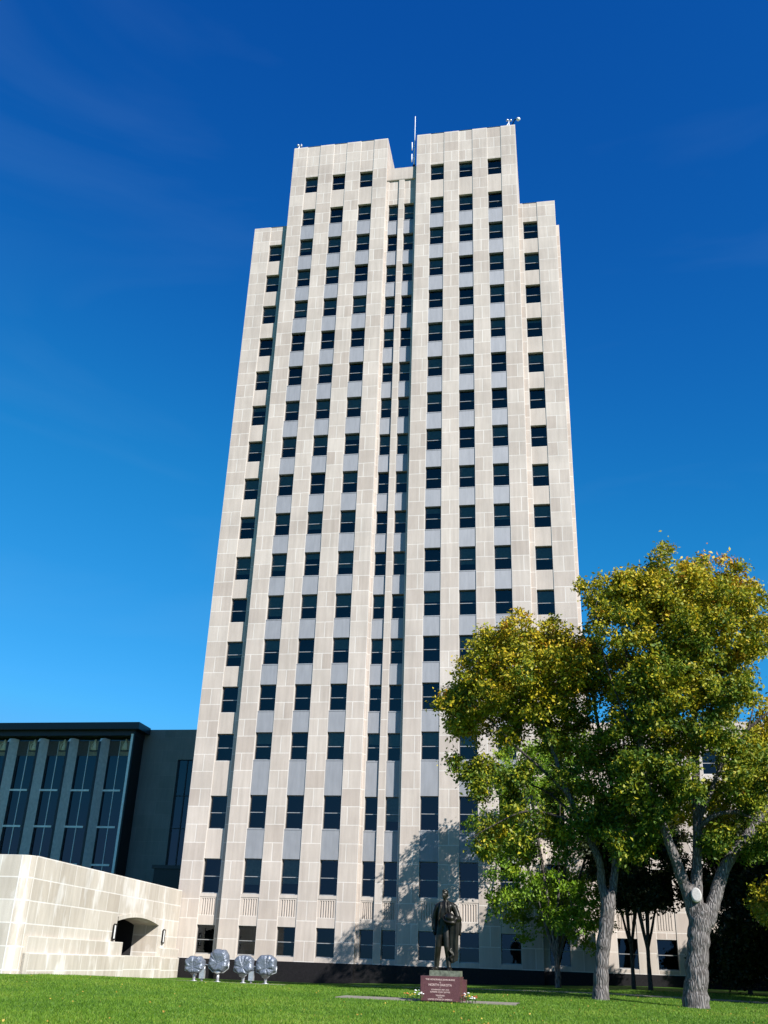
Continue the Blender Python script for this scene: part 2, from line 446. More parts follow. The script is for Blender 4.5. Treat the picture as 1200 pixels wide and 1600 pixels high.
# ------------------------------------------------------------------ the tower
X0 = -12.065
DY = 67.0
rows_top = {1: 68.08, 2: 64.05}
for r in range(3, 16): rows_top[r] = 60.49-3.508*(r-3)
rows_top.update({16: 14.87, 17: 10.46, 18: 6.23, 19: 1.99})
rows_bot = {r: rows_top[r]-1.97 for r in range(1, 17)}
rows_bot.update({17: 8.19, 18: 3.97, 19: .20})
ZB = -.08                       # top of the dark base
tower = empty('capitol_tower', (X0, DY, -1.3))
tag(tower, 'tall pale limestone office tower with stepped top and ribbed window strips', 'tower')
TO = Vector((X0, DY, -1.3))
def tl(p): return tuple(Vector(p)-TO)      # world to tower space

class TB(MB):
    """MB whose points are given in world space but stored in tower space"""
    def __init__(s, o=TO): super().__init__(); s.o = o
    def face(s, pts, *a, **k): super().face([Vector(p)-s.o for p in pts], *a, **k)
    def grid(s, rows, *a, **k): super().grid([[Vector(p)-s.o for p in r] for r in rows], *a, **k)

UX, VZ = (1, 0, 0), (0, 0, 1)
stone_mb = TB(); base_mb = TB(); inner_mb = TB()
win_specs = []       # (xc, halfwidth, ztop, zbot, yplane, blind)
spandrels = []       # (x0, x1, z0, z1, y)
flutes = []
GD = .28             # glass depth behind the pier face
def strip_column(xc, hw, y0, top, rows, stone_rows, phase):
    """one recessed strip of windows and spandrels in the plane y0"""
    x0, x1 = xc-hw, xc+hw
    yb = y0+GD+.05
    for x in (x0, x1):
        P = [(x, y0, ZB), (x, yb, ZB), (x, yb, top), (x, y0, top)]
        stone_mb.face(P if x == x0 else P[::-1], tone=1.4)  # paler tone paints in the sunlit reveals along with their whiter edges
    z_hi = top
    for r in rows:
        zt, zb = rows_top[r], rows_bot[r]
        d = .045
        if z_hi == top or r in stone_rows:
            stone_mb.face([(x0, y0+d, zt), (x1, y0+d, zt), (x1, y0+d, z_hi), (x0, y0+d, z_hi)][:0] or [(x0, y0+d, zt), (x1, y0+d, zt), (x1, y0+d, z_hi), (x0, y0+d, z_hi)],
                          [(0, 0), (x1-x0, 0), (x1-x0, z_hi-zt), (0, z_hi-zt)], x1-x0, z_hi-zt, .55) if z_hi != top else stone_run(stone_mb, (0, y0+d, 0), UX, VZ, x0, x1, zt, z_hi, phase=phase)
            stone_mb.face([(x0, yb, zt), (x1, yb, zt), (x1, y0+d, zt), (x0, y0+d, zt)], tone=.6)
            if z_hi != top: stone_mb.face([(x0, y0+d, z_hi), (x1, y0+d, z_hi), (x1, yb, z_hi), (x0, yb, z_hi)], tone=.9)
        elif r == 19:
            zs = z_hi-.22
            stone_mb.face([(x0, y0+d-.03, zs), (x1, y0+d-.03, zs), (x1, y0+d-.03, z_hi), (x0, y0+d-.03, z_hi)], tone=.8)
            stone_mb.face([(x0, y0+d-.03, z_hi), (x1, y0+d-.03, z_hi), (x1, yb, z_hi), (x0, yb, z_hi)], tone=.9)
            stone_mb.face([(x0, y0+d, zs), (x1, y0+d, zs), (x1, y0+d-.03, zs), (x0, y0+d-.03, zs)], tone=.6)
            # fluted stone panel: grooves cut between flat ribs
            ft, fb = zs-.10, zt+.62
            n = 6; w = (x1-x0); gw = .055; m0 = .22 if hw > .5 else .16
            xs = [x0]
            for i in range(n):
                c = x0+m0+(w-2*m0)*i/(n-1)
                xs += [c-gw, c+gw]
            xs.append(x1)
            stone_mb.face([(x0, y0+d, ft), (x1, y0+d, ft), (x1, y0+d, zs), (x0, y0+d, zs)], tone=.7)
            stone_mb.face([(x0, y0+d, zt), (x1, y0+d, zt), (x1, y0+d, fb), (x0, y0+d, fb)], [(0, 0), (w, 0), (w, fb-zt), (0, fb-zt)], w, fb-zt, .7)
            for i in range(len(xs)-1):
                a, b_ = xs[i], xs[i+1]
                if i % 2 == 0:
                    stone_mb.face([(a, y0+d, fb), (b_, y0+d, fb), (b_, y0+d, ft), (a, y0+d, ft)], tone=.7)
                else:
                    c = (a+b_)/2
                    stone_mb.face([(a, y0+d, fb), (c, y0+d+.07, fb), (c, y0+d+.07, ft), (a, y0+d, ft)], tone=.4)
                    stone_mb.face([(c, y0+d+.07, fb), (b_, y0+d, fb), (b_, y0+d, ft), (c, y0+d+.07, ft)], tone=.4)
            stone_mb.face([(x0, yb, zt), (x1, yb, zt), (x1, y0+d, zt), (x0, y0+d, zt)], tone=.6)
        else:
            spandrels.append((x0+.004, x1-.004, zt, z_hi, y0+.05))
        win_specs.append((x0, x1, zt, zb, y0, r))
        z_hi = zb
    # sill course under the lowest window
    stone_mb.face([(x0, y0+.02, ZB), (x1, y0+.02, ZB), (x1, y0+.02, z_hi), (x0, y0+.02, z_hi)], tone=.8)
    stone_mb.face([(x0, y0+.02, z_hi), (x1, y0+.02, z_hi), (x1, yb, z_hi), (x0, yb, z_hi)], tone=.9)

TOPM, TOPW, TOPC = 72.0, 62.62, 68.35
YW, YC = DY+.42, DY+.44
for sgn in (-1, 1):
    e0, e1 = 1.42, 10.72
    cols = [3.385, 6.05, 8.715]
    hw = .64
    edges = [e0]+[v for c in cols for v in (c-hw, c+hw)]+[e1]
    for i in range(0, len(edges), 2):
        a, b_ = sorted((X0+sgn*edges[i], X0+sgn*edges[i+1]))
        stone_run(stone_mb, (0, DY, 0), UX, VZ, a, b_, ZB, TOPM, phase=i//2, split=.5 if 0 < i < 6 else (.35 if sgn < 0 else .65))
    for k, c in enumerate(cols):
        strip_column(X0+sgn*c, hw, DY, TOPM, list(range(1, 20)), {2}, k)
    # bay sides
    xo, xi = X0+sgn*e1, X0+sgn*e0
    for x, outer in ((xo, True), (xi, False)):
        d = (0, 1, 0)
        back = DY+ (4.0 if not outer else 26)
        stone_run(stone_mb, (x, DY, 0), (0, 1, 0), VZ, 0, back-DY, ZB if not outer else ZB, TOPM, maxw=1.6)
    a, b_ = sorted((xo, xi))
    stone_mb.face([(a, DY, TOPM), (b_, DY, TOPM), (b_, DY+26, TOPM), (a, DY+26, TOPM)])
    stone_mb.face([(b_, DY+26, ZB), (a, DY+26, ZB), (a, DY+26, TOPM), (b_, DY+26, TOPM)])
    inner_mb.box(a+.3, b_-.3, DY+1.3, DY+1.4, ZB, TOPM-.5)
    # wing
    w0, w1 = 10.72, 14.0
    c = 11.765
    for q0, q1 in ((w0, c-hw), (c+hw, w1)):
        a, b_ = sorted((X0+sgn*q0, X0+sgn*q1))
        stone_run(stone_mb, (0, YW, 0), UX, VZ, a, b_, ZB, TOPW, phase=1, split=.5, maxw=1.6)
    strip_column(X0+sgn*c, hw, YW, TOPW, list(range(3, 20)), set(range(3, 19)), 0)
    xo = X0+sgn*w1
    stone_run(stone_mb, (xo, YW, 0), (0, 1, 0), VZ, 0, 1.3, ZB, TOPW)
    a, b_ = sorted((X0+sgn*w0, xo))
    stone_mb.face([(a, YW, TOPW), (b_, YW, TOPW), (b_, YW+24, TOPW), (a, YW+24, TOPW)])
    inner_mb.box(a+.3, b_-.3, YW+1.3, YW+1.4, ZB, TOPW-.5)
    # set-back flank
    xf = X0+sgn*14.3; zf = 60.9
    a, b_ = sorted((xo, xf))
    stone_run(stone_mb, (0, YW+1.3, 0), UX, VZ, a, b_, ZB, zf)
    stone_run(stone_mb, (xf, YW+1.3, 0), (0, 1, 0), VZ, 0, 24, ZB, zf, maxw=1.6)
    stone_mb.face([(a, YW+1.3, zf), (b_, YW+1.3, zf), (b_, YW+25, zf), (a, YW+25, zf)])
    a, b_ = sorted((X0+sgn*10, xf))
    stone_mb.face([(b_, YW+25.3, ZB), (a, YW+25.3, ZB), (a, YW+25.3, zf), (b_, YW+25.3, zf)])
    # dark stone base
    a, b_ = sorted((X0+sgn*e0, X0+sgn*e1))
    base_mb.box(a, b_, DY-.03, DY+2, -2.2, ZB)
    a, b_ = sorted((X0+sgn*e1, X0+sgn*w1))
    base_mb.box(a+.002, b_-.002, YW-.03, YW+2, -2.2, ZB)
# centre recess: jambs, mullion and two narrow strips
YS = YC
for a, b_, ph in ((-1.42, -1.205, 0), (-.255, .255, 1), (1.205, 1.42, 0)):
    y = YS if ph == 0 else YS-.05
    stone_run(stone_mb, (0, y, 0), UX, VZ, X0+a, X0+b_, ZB, 66.9 if ph else 66.9, phase=ph)
    if ph:
        for x in (X0+a, X0+b_):
            stone_mb.face([(x, y, ZB), (x, YS+.05, ZB), (x, YS+.05, 66.9), (x, y, 66.9)], tone=.6)
for c in (-.73, .73):
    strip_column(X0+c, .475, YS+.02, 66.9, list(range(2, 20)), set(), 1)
stone_run(stone_mb, (0, YS+.12, 0), UX, VZ, X0-1.205, X0-.255, 65.5, 66.9)
stone_run(stone_mb, (0, YS+.12, 0), UX, VZ, X0+.255, X0+1.205, 65.5, 66.9)
# coved fascia over the recess
prof = [(YS+.13, 66.9), (YS-.07, 66.92), (YS-.10, 67.0), (YS-.115, 67.4), (YS-.12, TOPC), (YS+20, TOPC)]
stone_mb.grid([[(X0-1.42, y, z), (X0+1.42, y, z)] for y, z in prof], smooth=False)
inner_mb.box(X0-1.4, X0+1.4, YS+1.2, YS+1.3, ZB, 66)
base_mb.box(X0-1.418, X0+1.418, YS-.08, YS+1.5, -2.2, ZB)
# shallow shadow grooves in the parapet come from the strips themselves
o = stone_mb.build('wall', M['stone'], tower)
o = base_mb.build('plinth', M['dark_base'], tower)
o['label'] = 'dark granite base course'
inner_mb.build('dark_backing', M['interior'], tower)

def spandrel_geo(mb, x0, x1, z0, z1, y):
    mb.box(x0, x1, y, y+GD, z0, z1)
    mb.box(x0+.001, x1-.001, y-.02, y+.002, z1-.07, z1-.001)          # thin sill lip
def window_geo(frame, pane, blind, x0, x1, zt, zb, y0, r, rnd):
    yg = y0+GD
    f = .045
    frame.box(x0+.003, x0+f, yg-.02, yg+.04, zb+.003, zt-.003); frame.box(x1-f, x1-.003, yg-.02, yg+.04, zb+.003, zt-.003)
    frame.box(x0+f, x1-f, yg-.02, yg+.04, zt-f, zt-.003)
    frame.box(x0+f, x1-f, yg-.05, yg+.04, zb+.003, zb+f+.02, mi=1)
    zm = (zt+zb)/2-.02
    frame.box(x0+f, x1-f, yg-.03, yg+.04, zm-.022, zm+.022, mi=1)
    pane.face([(x0+f, yg+.02, zm), (x1-f, yg+.02, zm), (x1-f, yg+.02, zt-f), (x0+f, yg+.02, zt-f)])
    pane.face([(x0+f, yg+.03, zb+f), (x1-f, yg+.03, zb+f), (x1-f, yg+.03, zm), (x0+f, yg+.03, zm)])
    k = rnd.random()
    if (k < .68 and r < 17) or (.40 < k < .52 and r < 19):
        if k < .46: zl = zm+rnd.uniform(-.05, .25)
        elif k < .60: zl = zm-rnd.uniform(.05, .6)
        else: zl = zt-rnd.uniform(.2, .5)
        blind.face([(x0+f, yg+.10, zl), (x1-f, yg+.10, zl), (x1-f, yg+.10, zt-f), (x0+f, yg+.10, zt-f)])
rnd = random.Random(3)
# the hundred lowest, largest-looking windows and spandrels are parts of their own
win_specs.sort(key=lambda w: (w[5] < 3 and -1 or 0, -w[5], w[0]))
order = sorted(win_specs, key=lambda w: -w[5])
rest_f, rest_p, rest_b = TB(), TB(), TB()
for i, w in enumerate(order):
    if i < 100:
        f, p_, b_ = TB(), TB(), TB()
        window_geo(f, p_, b_, *w, rnd)
        fo = f.build('window', [M['frame'], M['rail']], tower)
        p_.build('pane', M['glass'], fo)
        if b_.f: b_.build('blind', M['blind'], fo)
    else:
        window_geo(rest_f, rest_p, rest_b, *w, rnd)
fo = rest_f.build('upper_window', [M['frame'], M['rail']], tower); fo['kind'] = 'stuff'
rest_p.build('pane', M['glass'], fo); rest_b.build('blind', M['blind'], fo)
spandrels.sort(key=lambda q: q[2])
rest_s = TB()
for i, q in enumerate(spandrels):
    if i < 100:
        s_ = TB(); spandrel_geo(s_, *q); s_.build('spandrel_panel', M['spandrel'], tower)
    else: spandrel_geo(rest_s, *q)
so = rest_s.build('upper_spandrel', M['spandrel'], tower); so['kind'] = 'stuff'

# ------------------------------------------------------------------ things on the tower roof
def antenna():
    e = empty('antenna', (X0+1.12, DY+.42, TOPC))
    tag(e, 'thin white whip antenna standing in the notch between the two tower tops', 'antenna')
    mb = MB()
    mb.tube([(0, 0, 0), (0, 0, 2.5)], .055, 8); mb.tube([(0, 0, 2.5), (0, 0, 6.6)], .035, 6)
    mb.build('mast', M['white'], e)
    mb = MB()
    for z in (.7, 2.2): mb.tube([(-.24, 0, z), (-.24, 0, z+1.0)], .05, 6); mb.tube([(-.24, 0, z+.5), (0, 0, z+.5)], .02, 6)
    mb.build('side_element', M['white'], e)
    mb = MB(); mb.box(-.12, .12, -.12, .12, 0, .25); mb.build('bracket', M['dark_metal'], e)
antenna()
def camera_unit(x, y, z, label, flip=1):
    e = empty('security_camera', (x, y, z)); tag(e, label, 'camera', 'cameras on the tower roof')
    mb = MB(); mb.tube([(0, 0, -.05), (0, 0, .35), (flip*.22, -.25, .62), (flip*.5, -.35, .62)], .05, 8); mb.build('arm', M['dark_metal'], e)
    mb = MB(); mb.ball((flip*.55, -.37, .50), (.19, .19, .17)); mb.build('housing', M['white'], e)
camera_unit(X0+10.5, DY+.25, TOPM, 'dark armed white camera overhanging the right top corner of the tower', 1)
def tripod(x, y, z, label, h):
    e = empty('roof_sensor', (x, y, z)); tag(e, label, 'sensor', 'sensors on the tower roof')
    mb = MB()
    mb.tube([(0, 0, 0), (0, 0, h)], .035, 6); mb.tube([(-.45, .1, 0), (0, 0, h*.75)], .035, 6); mb.tube([(.1, .4, 0), (0, 0, h*.75)], .03, 6)
    mb.build('tripod', M['white'], e)
    mb = MB(); mb.ball((-.14, 0, h+.12), (.13, .12, .12)); mb.ball((.18, 0, h+.05), (.12, .12, .12)); mb.tube([(-.14, 0, h+.1), (.18, 0, h+.05)], .03, 6)
    mb.build('sensor_head', M['galv'], e)
tripod(X0+10.15, DY+.3, TOPM, 'white tripod sensor with two heads near the right top corner of the tower', .85)
tripod(X0-10.35, DY+.3, TOPM, 'small lone sensor on a post at the left top corner of the tower', .55)

# ------------------------------------------------------------------ low office wing to the right of the tower
def office_wing():
    y0, xl, xr, top = 69.4, X0+14.3, 40, 15.9
    og = Vector((xl, y0, -1.0))
    e = empty('office_wing', og); tag(e, 'low pale stone wing behind the trees joined to the foot of the tower', 'building')
    mb, fr, inn = TB(og), None, TB(og)
    cols = [3.99, 6.46, 10.45, 13.0, 16.6, 19.2, 22.8]
    hw = .64
    edges = [xl]+[v for c in cols for v in (c-hw, c+hw)]+[xr]
    for i in range(0, len(edges), 2): stone_run(mb, (0, y0, 0), UX, VZ, edges[i], edges[i+1], ZB, top, phase=i//2)
    specs = []
    for c in cols:
        x0, x1 = c-hw, c+hw
        for x in (x0, x1):
            mb.face([(x, y0, ZB), (x, y0+.3, ZB), (x, y0+.3, top), (x, y0, top)], tone=.6)
        zh = top
        for r in (16, 17, 18, 19):
            zt, zb = (14.0, 12.4) if r == 16 else (rows_top[r], rows_bot[r])
            stone_run(mb, (0, y0+.045, 0), UX, VZ, x0, x1, zt, zh)
            mb.face([(x0, y0+.3, zt), (x1, y0+.3, zt), (x1, y0+.045, zt), (x0, y0+.045, zt)])
            if zh != top: mb.face([(x0, y0+.045, zh), (x1, y0+.045, zh), (x1, y0+.3, zh), (x0, y0+.3, zh)], tone=.9)
            if r == 19:
                for i in range(6):
                    gx = x0+.22+(x1-x0-.44)*i/5
                    mb.box(gx-.03, gx+.03, y0+.015, y0+.04, 2.55, 3.6)
            specs.append((x0, x1, zt, zb, y0, r)); zh = zb
        stone_run(mb, (0, y0+.02, 0), UX, VZ, x0, x1, ZB, zh)
        mb.face([(x0, y0+.02, zh), (x1, y0+.02, zh), (x1, y0+.3, zh), (x0, y0+.3, zh)], tone=.9)
    mb.face([(xl, y0, top), (xr, y0, top), (xr, y0+20, top), (xl, y0+20, top)])
    mb.face([(xr, y0, ZB), (xr, y0+20, ZB), (xr, y0+20, top), (xr, y0, top)])
    mb.box(xl, xr, y0-.06, y0-.003, top-.5, top+.05)
    mb.build('wall', M['stone'], e)
    inn.box(xl+.2, xr-.2, y0+1.2, y0+1.3, ZB, top-.3); inn.build('dark_backing', M['interior'], e)
    b = TB(og); b.box(xl, xr, y0-.03, y0+2, -2, ZB-.003); b.build('plinth', M['dark_base'], e)
    for w in specs:
        f, p_, bl = TB(og), TB(og), TB(og)
        window_geo(f, p_, bl, *w, rnd)
        fo = f.build('window', [M['frame'], M['rail']], e); p_.build('pane', M['glass'], fo)
        if bl.f: bl.build('blind', M['blind'], fo)
office_wing()

# ------------------------------------------------------------------ glazed hall far left and the link behind
HY = 100.0
def glass_hall():
    c0 = at(218, 1128, HY)
    zt = c0.z; xr = c0.x; xl = -75
    og = Vector((xr, HY, -1)); e = empty('glazed_hall', og)
    tag(e, 'dark glazed hall with grey upright fins under a flat overhanging roof', 'building')
    def tb(): return TB(og)
    zs = zt-.75
    m_ = tb(); m_.box(xl, xr, HY, HY+3.3, zs, zt); m_.box(xl, xr-.6, HY+.8, HY+3.3, zs-.55, zs-.002)
    m_.build('roof', M['soffit'], e)
    yg = HY+2.0
    fx = [at(px, 1147, HY+.6).x for px in (158, 109, 62, 15)]
    step = fx[0]-fx[1]
    while fx[-1] > xl+step: fx.append(fx[-1]-step)
    endx = at(206, 1147, HY+.6).x
    zb = 3.0
    for x in fx:
        f = tb()
        yf0, yf1, ztop = HY+.65, yg-.02, zs-.75
        prof = [(yf0, zb), (yf0, ztop-.5), (yf0+.25, ztop-.12), (yf0+.6, ztop), (yf1, ztop), (yf1, zb)]
        def wx(a): return x+.07+.48*(a-yf0)/(yf1-yf0)       # vane widens towards the glass
        f.face([(x-.09, a, b) for a, b in prof][::-1])
        f.face([(wx(a), a, b) for a, b in prof])
        f.grid([[(x-.09, a, b), (wx(a), a, b)] for a, b in prof], smooth=False)
        # raised edge bead down the front of the fin
        f.box(x-.13, x+.13, yf0-.05, yf0-.003, zb, ztop-.5)
        k0_ = len(f.f)-6
        for q_ in range(k0_, len(f.f)): f.mi[q_] = 1
        f.build('fin', [M['fin'], M['soffit']], e)
    f = tb(); f.box(endx-.1, endx+.16, HY+.7, HY+.9, zb, zs-.4); f.build('end_fin', M['fin'], e)
    m_ = tb(); m_.box(endx+.17, xr-.65, HY+.75, HY+3.25, zb, zs-.003); m_.build('end_wall', M['dark_metal'], e)
    zr0, zr1 = at(120, 1181, yg).z, at(120, 1158, yg).z
    h1, h2, h3 = at(120, 1235, yg).z, at(120, 1292, yg).z, at(170, 1352, yg).z
    allx = [endx]+fx
    for a, b in zip(allx[1:], allx):
        g_ = tb(); g_.face([(a+.1, yg, zb), (b-.1, yg, zb), (b-.1, yg, zr0), (a+.1, yg, zr0)])
        g_.face([(a+.1, yg, zr1), (b-.1, yg, zr1), (b-.1, yg, zs), (a+.1, yg, zs)])
        w = g_.build('glazing', M['hall_glass'], e)
        mu = tb(); xm = a+.5*(b-a)
        mu.box(xm-.035, xm+.035, yg-.06, yg+.02, zb, zr1)
        for h in (h1, h2, h3): mu.box(a+.1, a+.72*(b-a), yg-.10, yg-.061, h-.10, h+.10)
        mu.build('mullion', M['fin'], w)
        # carved panel over the glazing
        rl = tb(); rl.box(a+.1, a+.50*(b-a), yg-.03, yg+.05, zr0, zr1, mi=0); rl.box(a+.5*(b-a)+.002, b-.45, yg-.06, yg+.05, zr0, zr1, mi=1)
        ro = rl.build('relief_panel', [M['relief_ground'], M['relief_back']], e)
        k = allx.index(b)
        fg = tb(); cx = a+.68*(b-a); h = zr1-zr0
        fg.box(cx-.5, cx+.5, yg-.14, yg-.061, zr0+.28*h, zr0+.36*h, mi=1)
        sw = [.34, .30, .26, .34][k % 4]
        fg.loft([(cx, yg-.1, zr0+.36*h, sw, .09), (cx, yg-.1, zr0+.6*h, sw*.8, .09), (cx+.05, yg-.1, zr0+.82*h, sw*.55, .08), (cx, yg-.1, zr0+.92*h, .12, .07), (cx+.04, yg-.1, zr0+1.04*h, .14, .07), (cx+.04, yg-.1, zr0+1.12*h, .05, .04)], n=10)
        fg.tube([(cx-.36, yg-.1, zr0+.4*h), (cx-.2-.05*k, yg-.12, zr0+.75*h), (cx-.05, yg-.1, zr0+.9*h)], .06, 6)
        fg.build('carved_figure', [M['relief'], M['dark_metal']], ro)
    bk = tb(); bk.box(xl, endx, yg+1.5, yg+1.6, -1, zs-.01); bk.build('dark_backing', M['interior'], e)
    lw = tb(); lw.box(xl, endx, HY+.9, yg+1.0, -2, zb-.003); lw.build('base_wall', M['dark_metal'], e)
    # link
    yl = HY+3.4
    og2 = Vector((-34, yl, -1)); e2 = empty('link_building', og2)
    tag(e2, 'plain grey stone link in shade between the glazed hall and the tower', 'building')
    zk = at(300, 1140, yl).z
    wx0, wz1, wz0 = at(278, 1187, yl).x, at(278, 1187, yl).z, at(258, 1357, yl).z
    m_ = TB(og2)
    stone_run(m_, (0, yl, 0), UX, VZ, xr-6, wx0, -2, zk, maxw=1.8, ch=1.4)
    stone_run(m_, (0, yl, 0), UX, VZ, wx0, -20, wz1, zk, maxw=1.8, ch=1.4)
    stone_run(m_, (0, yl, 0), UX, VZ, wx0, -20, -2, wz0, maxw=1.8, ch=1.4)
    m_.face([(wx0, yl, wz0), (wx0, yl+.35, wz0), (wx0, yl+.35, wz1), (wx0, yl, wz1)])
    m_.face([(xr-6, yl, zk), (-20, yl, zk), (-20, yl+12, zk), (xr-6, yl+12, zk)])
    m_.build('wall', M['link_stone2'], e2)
    g_ = TB(og2); g_.face([(wx0, yl+.3, wz0), (-20, yl+.3, wz0), (-20, yl+.3, wz1), (wx0, yl+.3, wz1)])
    w = g_.build('window', M['hall_glass'], e2)
    fr = TB(og2)
    for i in range(9):
        x = wx0+.1+1.0*i; fr.box(x-.05, x+.05, yl+.2, yl+.29, wz0, wz1)
    for k in (.36, .66): fr.box(wx0, -20, yl+.22, yl+.285, wz0+(wz1-wz0)*k-.05, wz0+(wz1-wz0)*k+.05)
    fr.build('window_frame', M['dark_metal'], w)
    i_ = TB(og2); i_.box(wx0-.5, -20, yl+1, yl+1.1, wz0-1, wz1+1); i_.build('dark_backing', M['interior'], e2)
    # dark entrance box at its foot
    p = at(241, 1357, yl-2.0)
    og3 = Vector((p.x, yl-2, -1)); e3 = empty('entrance_canopy', og3); tag(e3, 'small dark box shaped entrance canopy at the foot of the grey link', 'canopy')
    b_ = TB(og3); b_.box(p.x, -22, yl-2, yl-.003, 0, p.z); b_.build('body', M['dark_metal'], e3)
    b_ = TB(og3); b_.box(p.x-.2, -22, yl-2.2, yl-.003, p.z, p.z+.35); b_.build('roof', M['soffit'], e3)
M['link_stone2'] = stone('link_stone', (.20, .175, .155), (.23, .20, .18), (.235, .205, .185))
glass_hall()

# ------------------------------------------------------------------ entrance wall with its low arch, left
def entrance_wall():
    P0 = Vector((-24.5, 44.7, 0)); P1 = Vector((-25.75, 67.38, 0))
    d = (P1-P0).normalized(); nn = Vector((d.y, -d.x, 0)); L = (P1-P0).length
    top = 4.08; bot = -2.0; CH = .98
    og = Vector((P0.x, P0.y, -1.0)); e = empty('entrance_wall', og)
    tag(e, 'long pale stone entrance wall with low arched opening running up to the tower', 'wall')
    r_ = random.Random(5)
    mb = TB(og)
    def run(u0, u1, v0, v1, off=0, **k):
        stone_run(mb, P0+nn*off, d, Vector((0, 0, 1)), u0, u1, v0, v1, ch=CH, vbase=top-6*CH, rnd=r_, maxw=1.9, **k)
    o0, o1 = 11.4, 18.55
    vs = 1.72                 # springing
    CT = top-2*CH             # course line just over the crown
    run(0.0, L, CT, top)
    run(0.0, o0, bot, CT); run(o1, L, bot, CT)
    # segmental arch band between springing and the course above
    N = 20
    def arch(u):
        t = (u-o0)/(o1-o0)*2-1
        return vs+.31*(1-t*t)
    rnga = [o0+(o1-o0)*i/N for i in range(N+1)]
    for a, b in zip(rnga, rnga[1:]):
        w = lambda u, z, off=0: P0+d*u+nn*off+Vector((0, 0, z))
        mb.face([w(a, arch(a)), w(b, arch(b)), w(b, max(CT, arch(b))), w(a, max(CT, arch(a)))], tone=.7)
        # raised arch ring
        mb.face([w(a, arch(a), .05), w(b, arch(b), .05), w(b, arch(b)+.22, .05), w(a, arch(a)+.22, .05)], tone=.9)
        mb.face([w(a, arch(a)+.22, .05), w(b, arch(b)+.22, .05), w(b, arch(b)+.22, 0), w(a, arch(a)+.22, 0)], tone=.9)
        # soffit
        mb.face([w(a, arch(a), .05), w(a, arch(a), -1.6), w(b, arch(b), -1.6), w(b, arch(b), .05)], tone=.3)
    # far jamb, facing the camera
    stone_run(mb, P0+d*o1, -nn, Vector((0, 0, 1)), -.05, 1.6, bot, vs, ch=CH, vbase=top-6*CH, rnd=r_)
    stone_run(mb, P0+d*o0, -nn, Vector((0, 0, 1)), 0, 1.6, bot, vs, ch=CH, vbase=top-6*CH, rnd=r_)
    # top, rear
    w = lambda u, z, off=0: P0+d*u+nn*off+Vector((0, 0, z))
    mb.face([w(-.0, top), w(L, top), w(L, top, -12), w(0, top, -12)], tone=.8)
    # coping lip
    mb.face([w(0, top-.001, .0), w(L, top-.001, .0), w(L, top+.02, -.02), w(0, top+.02, -.02)], tone=.9)
    # rounded corner and front stretch
    cor = [P0]
    rc = .55
    cc = P0-nn*rc
    pts = []
    for i in range(0, 7):
        a = i/6*R(84)
        pts.append(cc+nn*(rc*math.cos(a))-d*(rc*math.sin(a)))
    arc = [0]
    for a, b in zip(pts, pts[1:]): arc.append(arc[-1]+(b-a).length)
    for k in range(7):
        z0_, z1_ = max(bot, top-(k+1)*CH), top-k*CH
        if z1_ <= bot: break
        tn = [r_.random(), r_.random()]
        for i, (a, b) in enumerate(zip(pts, pts[1:])):
            j = 0 if i < 3 else 1
            u0_, w_ = (arc[0], arc[3]) if j == 0 else (arc[3], arc[6]-arc[3])
            a0, a1 = arc[i]-u0_, arc[i+1]-u0_
            mb.face([a+Vector((0, 0, z0_)), b+Vector((0, 0, z0_)), b+Vector((0, 0, z1_)), a+Vector((0, 0, z1_))], [(a0, 0), (a1, 0), (a1, z1_-z0_), (a0, z1_-z0_)], w_, z1_-z0_, tn[j])
    a = pts[-1]; b = a+Vector((-16, -.6, 0)); u = b-a
    stone_run(mb, a, u.normalized(), Vector((0, 0, 1)), 0, u.length, bot, top, ch=CH, vbase=top-6*CH, rnd=r_, maxw=2.0)
    mb.face([p+Vector((0, 0, top)) for p in pts]+[b+Vector((0, 0, top)), w(0, top, -16)], tone=.8)
    mb.build('wall', M['wall_stone'], e)
    # plinth ledges
    pl = TB(og)
    def ledge(u0, u1, z1, off, endcap=True):
        stone_run(pl, P0+nn*off, d, Vector((0, 0, 1)), u0, u1, bot, z1, ch=.72, vbase=z1-3*.72, rnd=r_, maxw=2.2)
        pl.face([w(u0, z1, off), w(u1, z1, off), w(u1, z1, 0), w(u0, z1, 0)], tone=.9)
        for uu in (u0, u1): pl.face([w(uu, bot, off), w(uu, bot, 0), w(uu, z1, 0), w(uu, z1, off)], tone=.7)
    ledge(.2, 12.35, .62, .14)
    ledge(.2, 12.45, -.10, .32)
    ledge(12.45, 18.9, -.06, .30)
    ledge(18.9, L, .44, .22)
    ledge(18.95, L-.2, -.12, .36)
    stone_run(pl, P0+nn*0-d*0, d, Vector((0, 0, 1)), o0, 12.35, .0, .62, ch=.72, vbase=-.1, rnd=r_)
    pl.face([w(o0, .62, 0), w(12.35, .62, 0), w(12.35, .62, -.4), w(o0, .62, -.4)], tone=.9)
    pl.face([w(12.45, -.06, 0), w(18.9, -.06, 0), w(18.9, -.06, -1.0), w(12.45, -.06, -1.0)], tone=.9)
    pl.build('plinth', M['wall_stone'], e)
    # covered drive behind the opening
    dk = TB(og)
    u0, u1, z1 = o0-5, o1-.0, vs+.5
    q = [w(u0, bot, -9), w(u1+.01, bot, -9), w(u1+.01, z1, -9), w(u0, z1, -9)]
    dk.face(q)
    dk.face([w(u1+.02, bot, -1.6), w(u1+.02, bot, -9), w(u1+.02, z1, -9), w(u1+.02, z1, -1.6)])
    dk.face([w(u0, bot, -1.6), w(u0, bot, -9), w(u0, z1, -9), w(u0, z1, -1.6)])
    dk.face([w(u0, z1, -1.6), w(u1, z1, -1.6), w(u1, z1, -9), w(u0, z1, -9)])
    dk.face([w(u0, bot, -1.6), w(o0, bot, -1.6), w(o0, z1, -1.6), w(u0, z1, -1.6)])
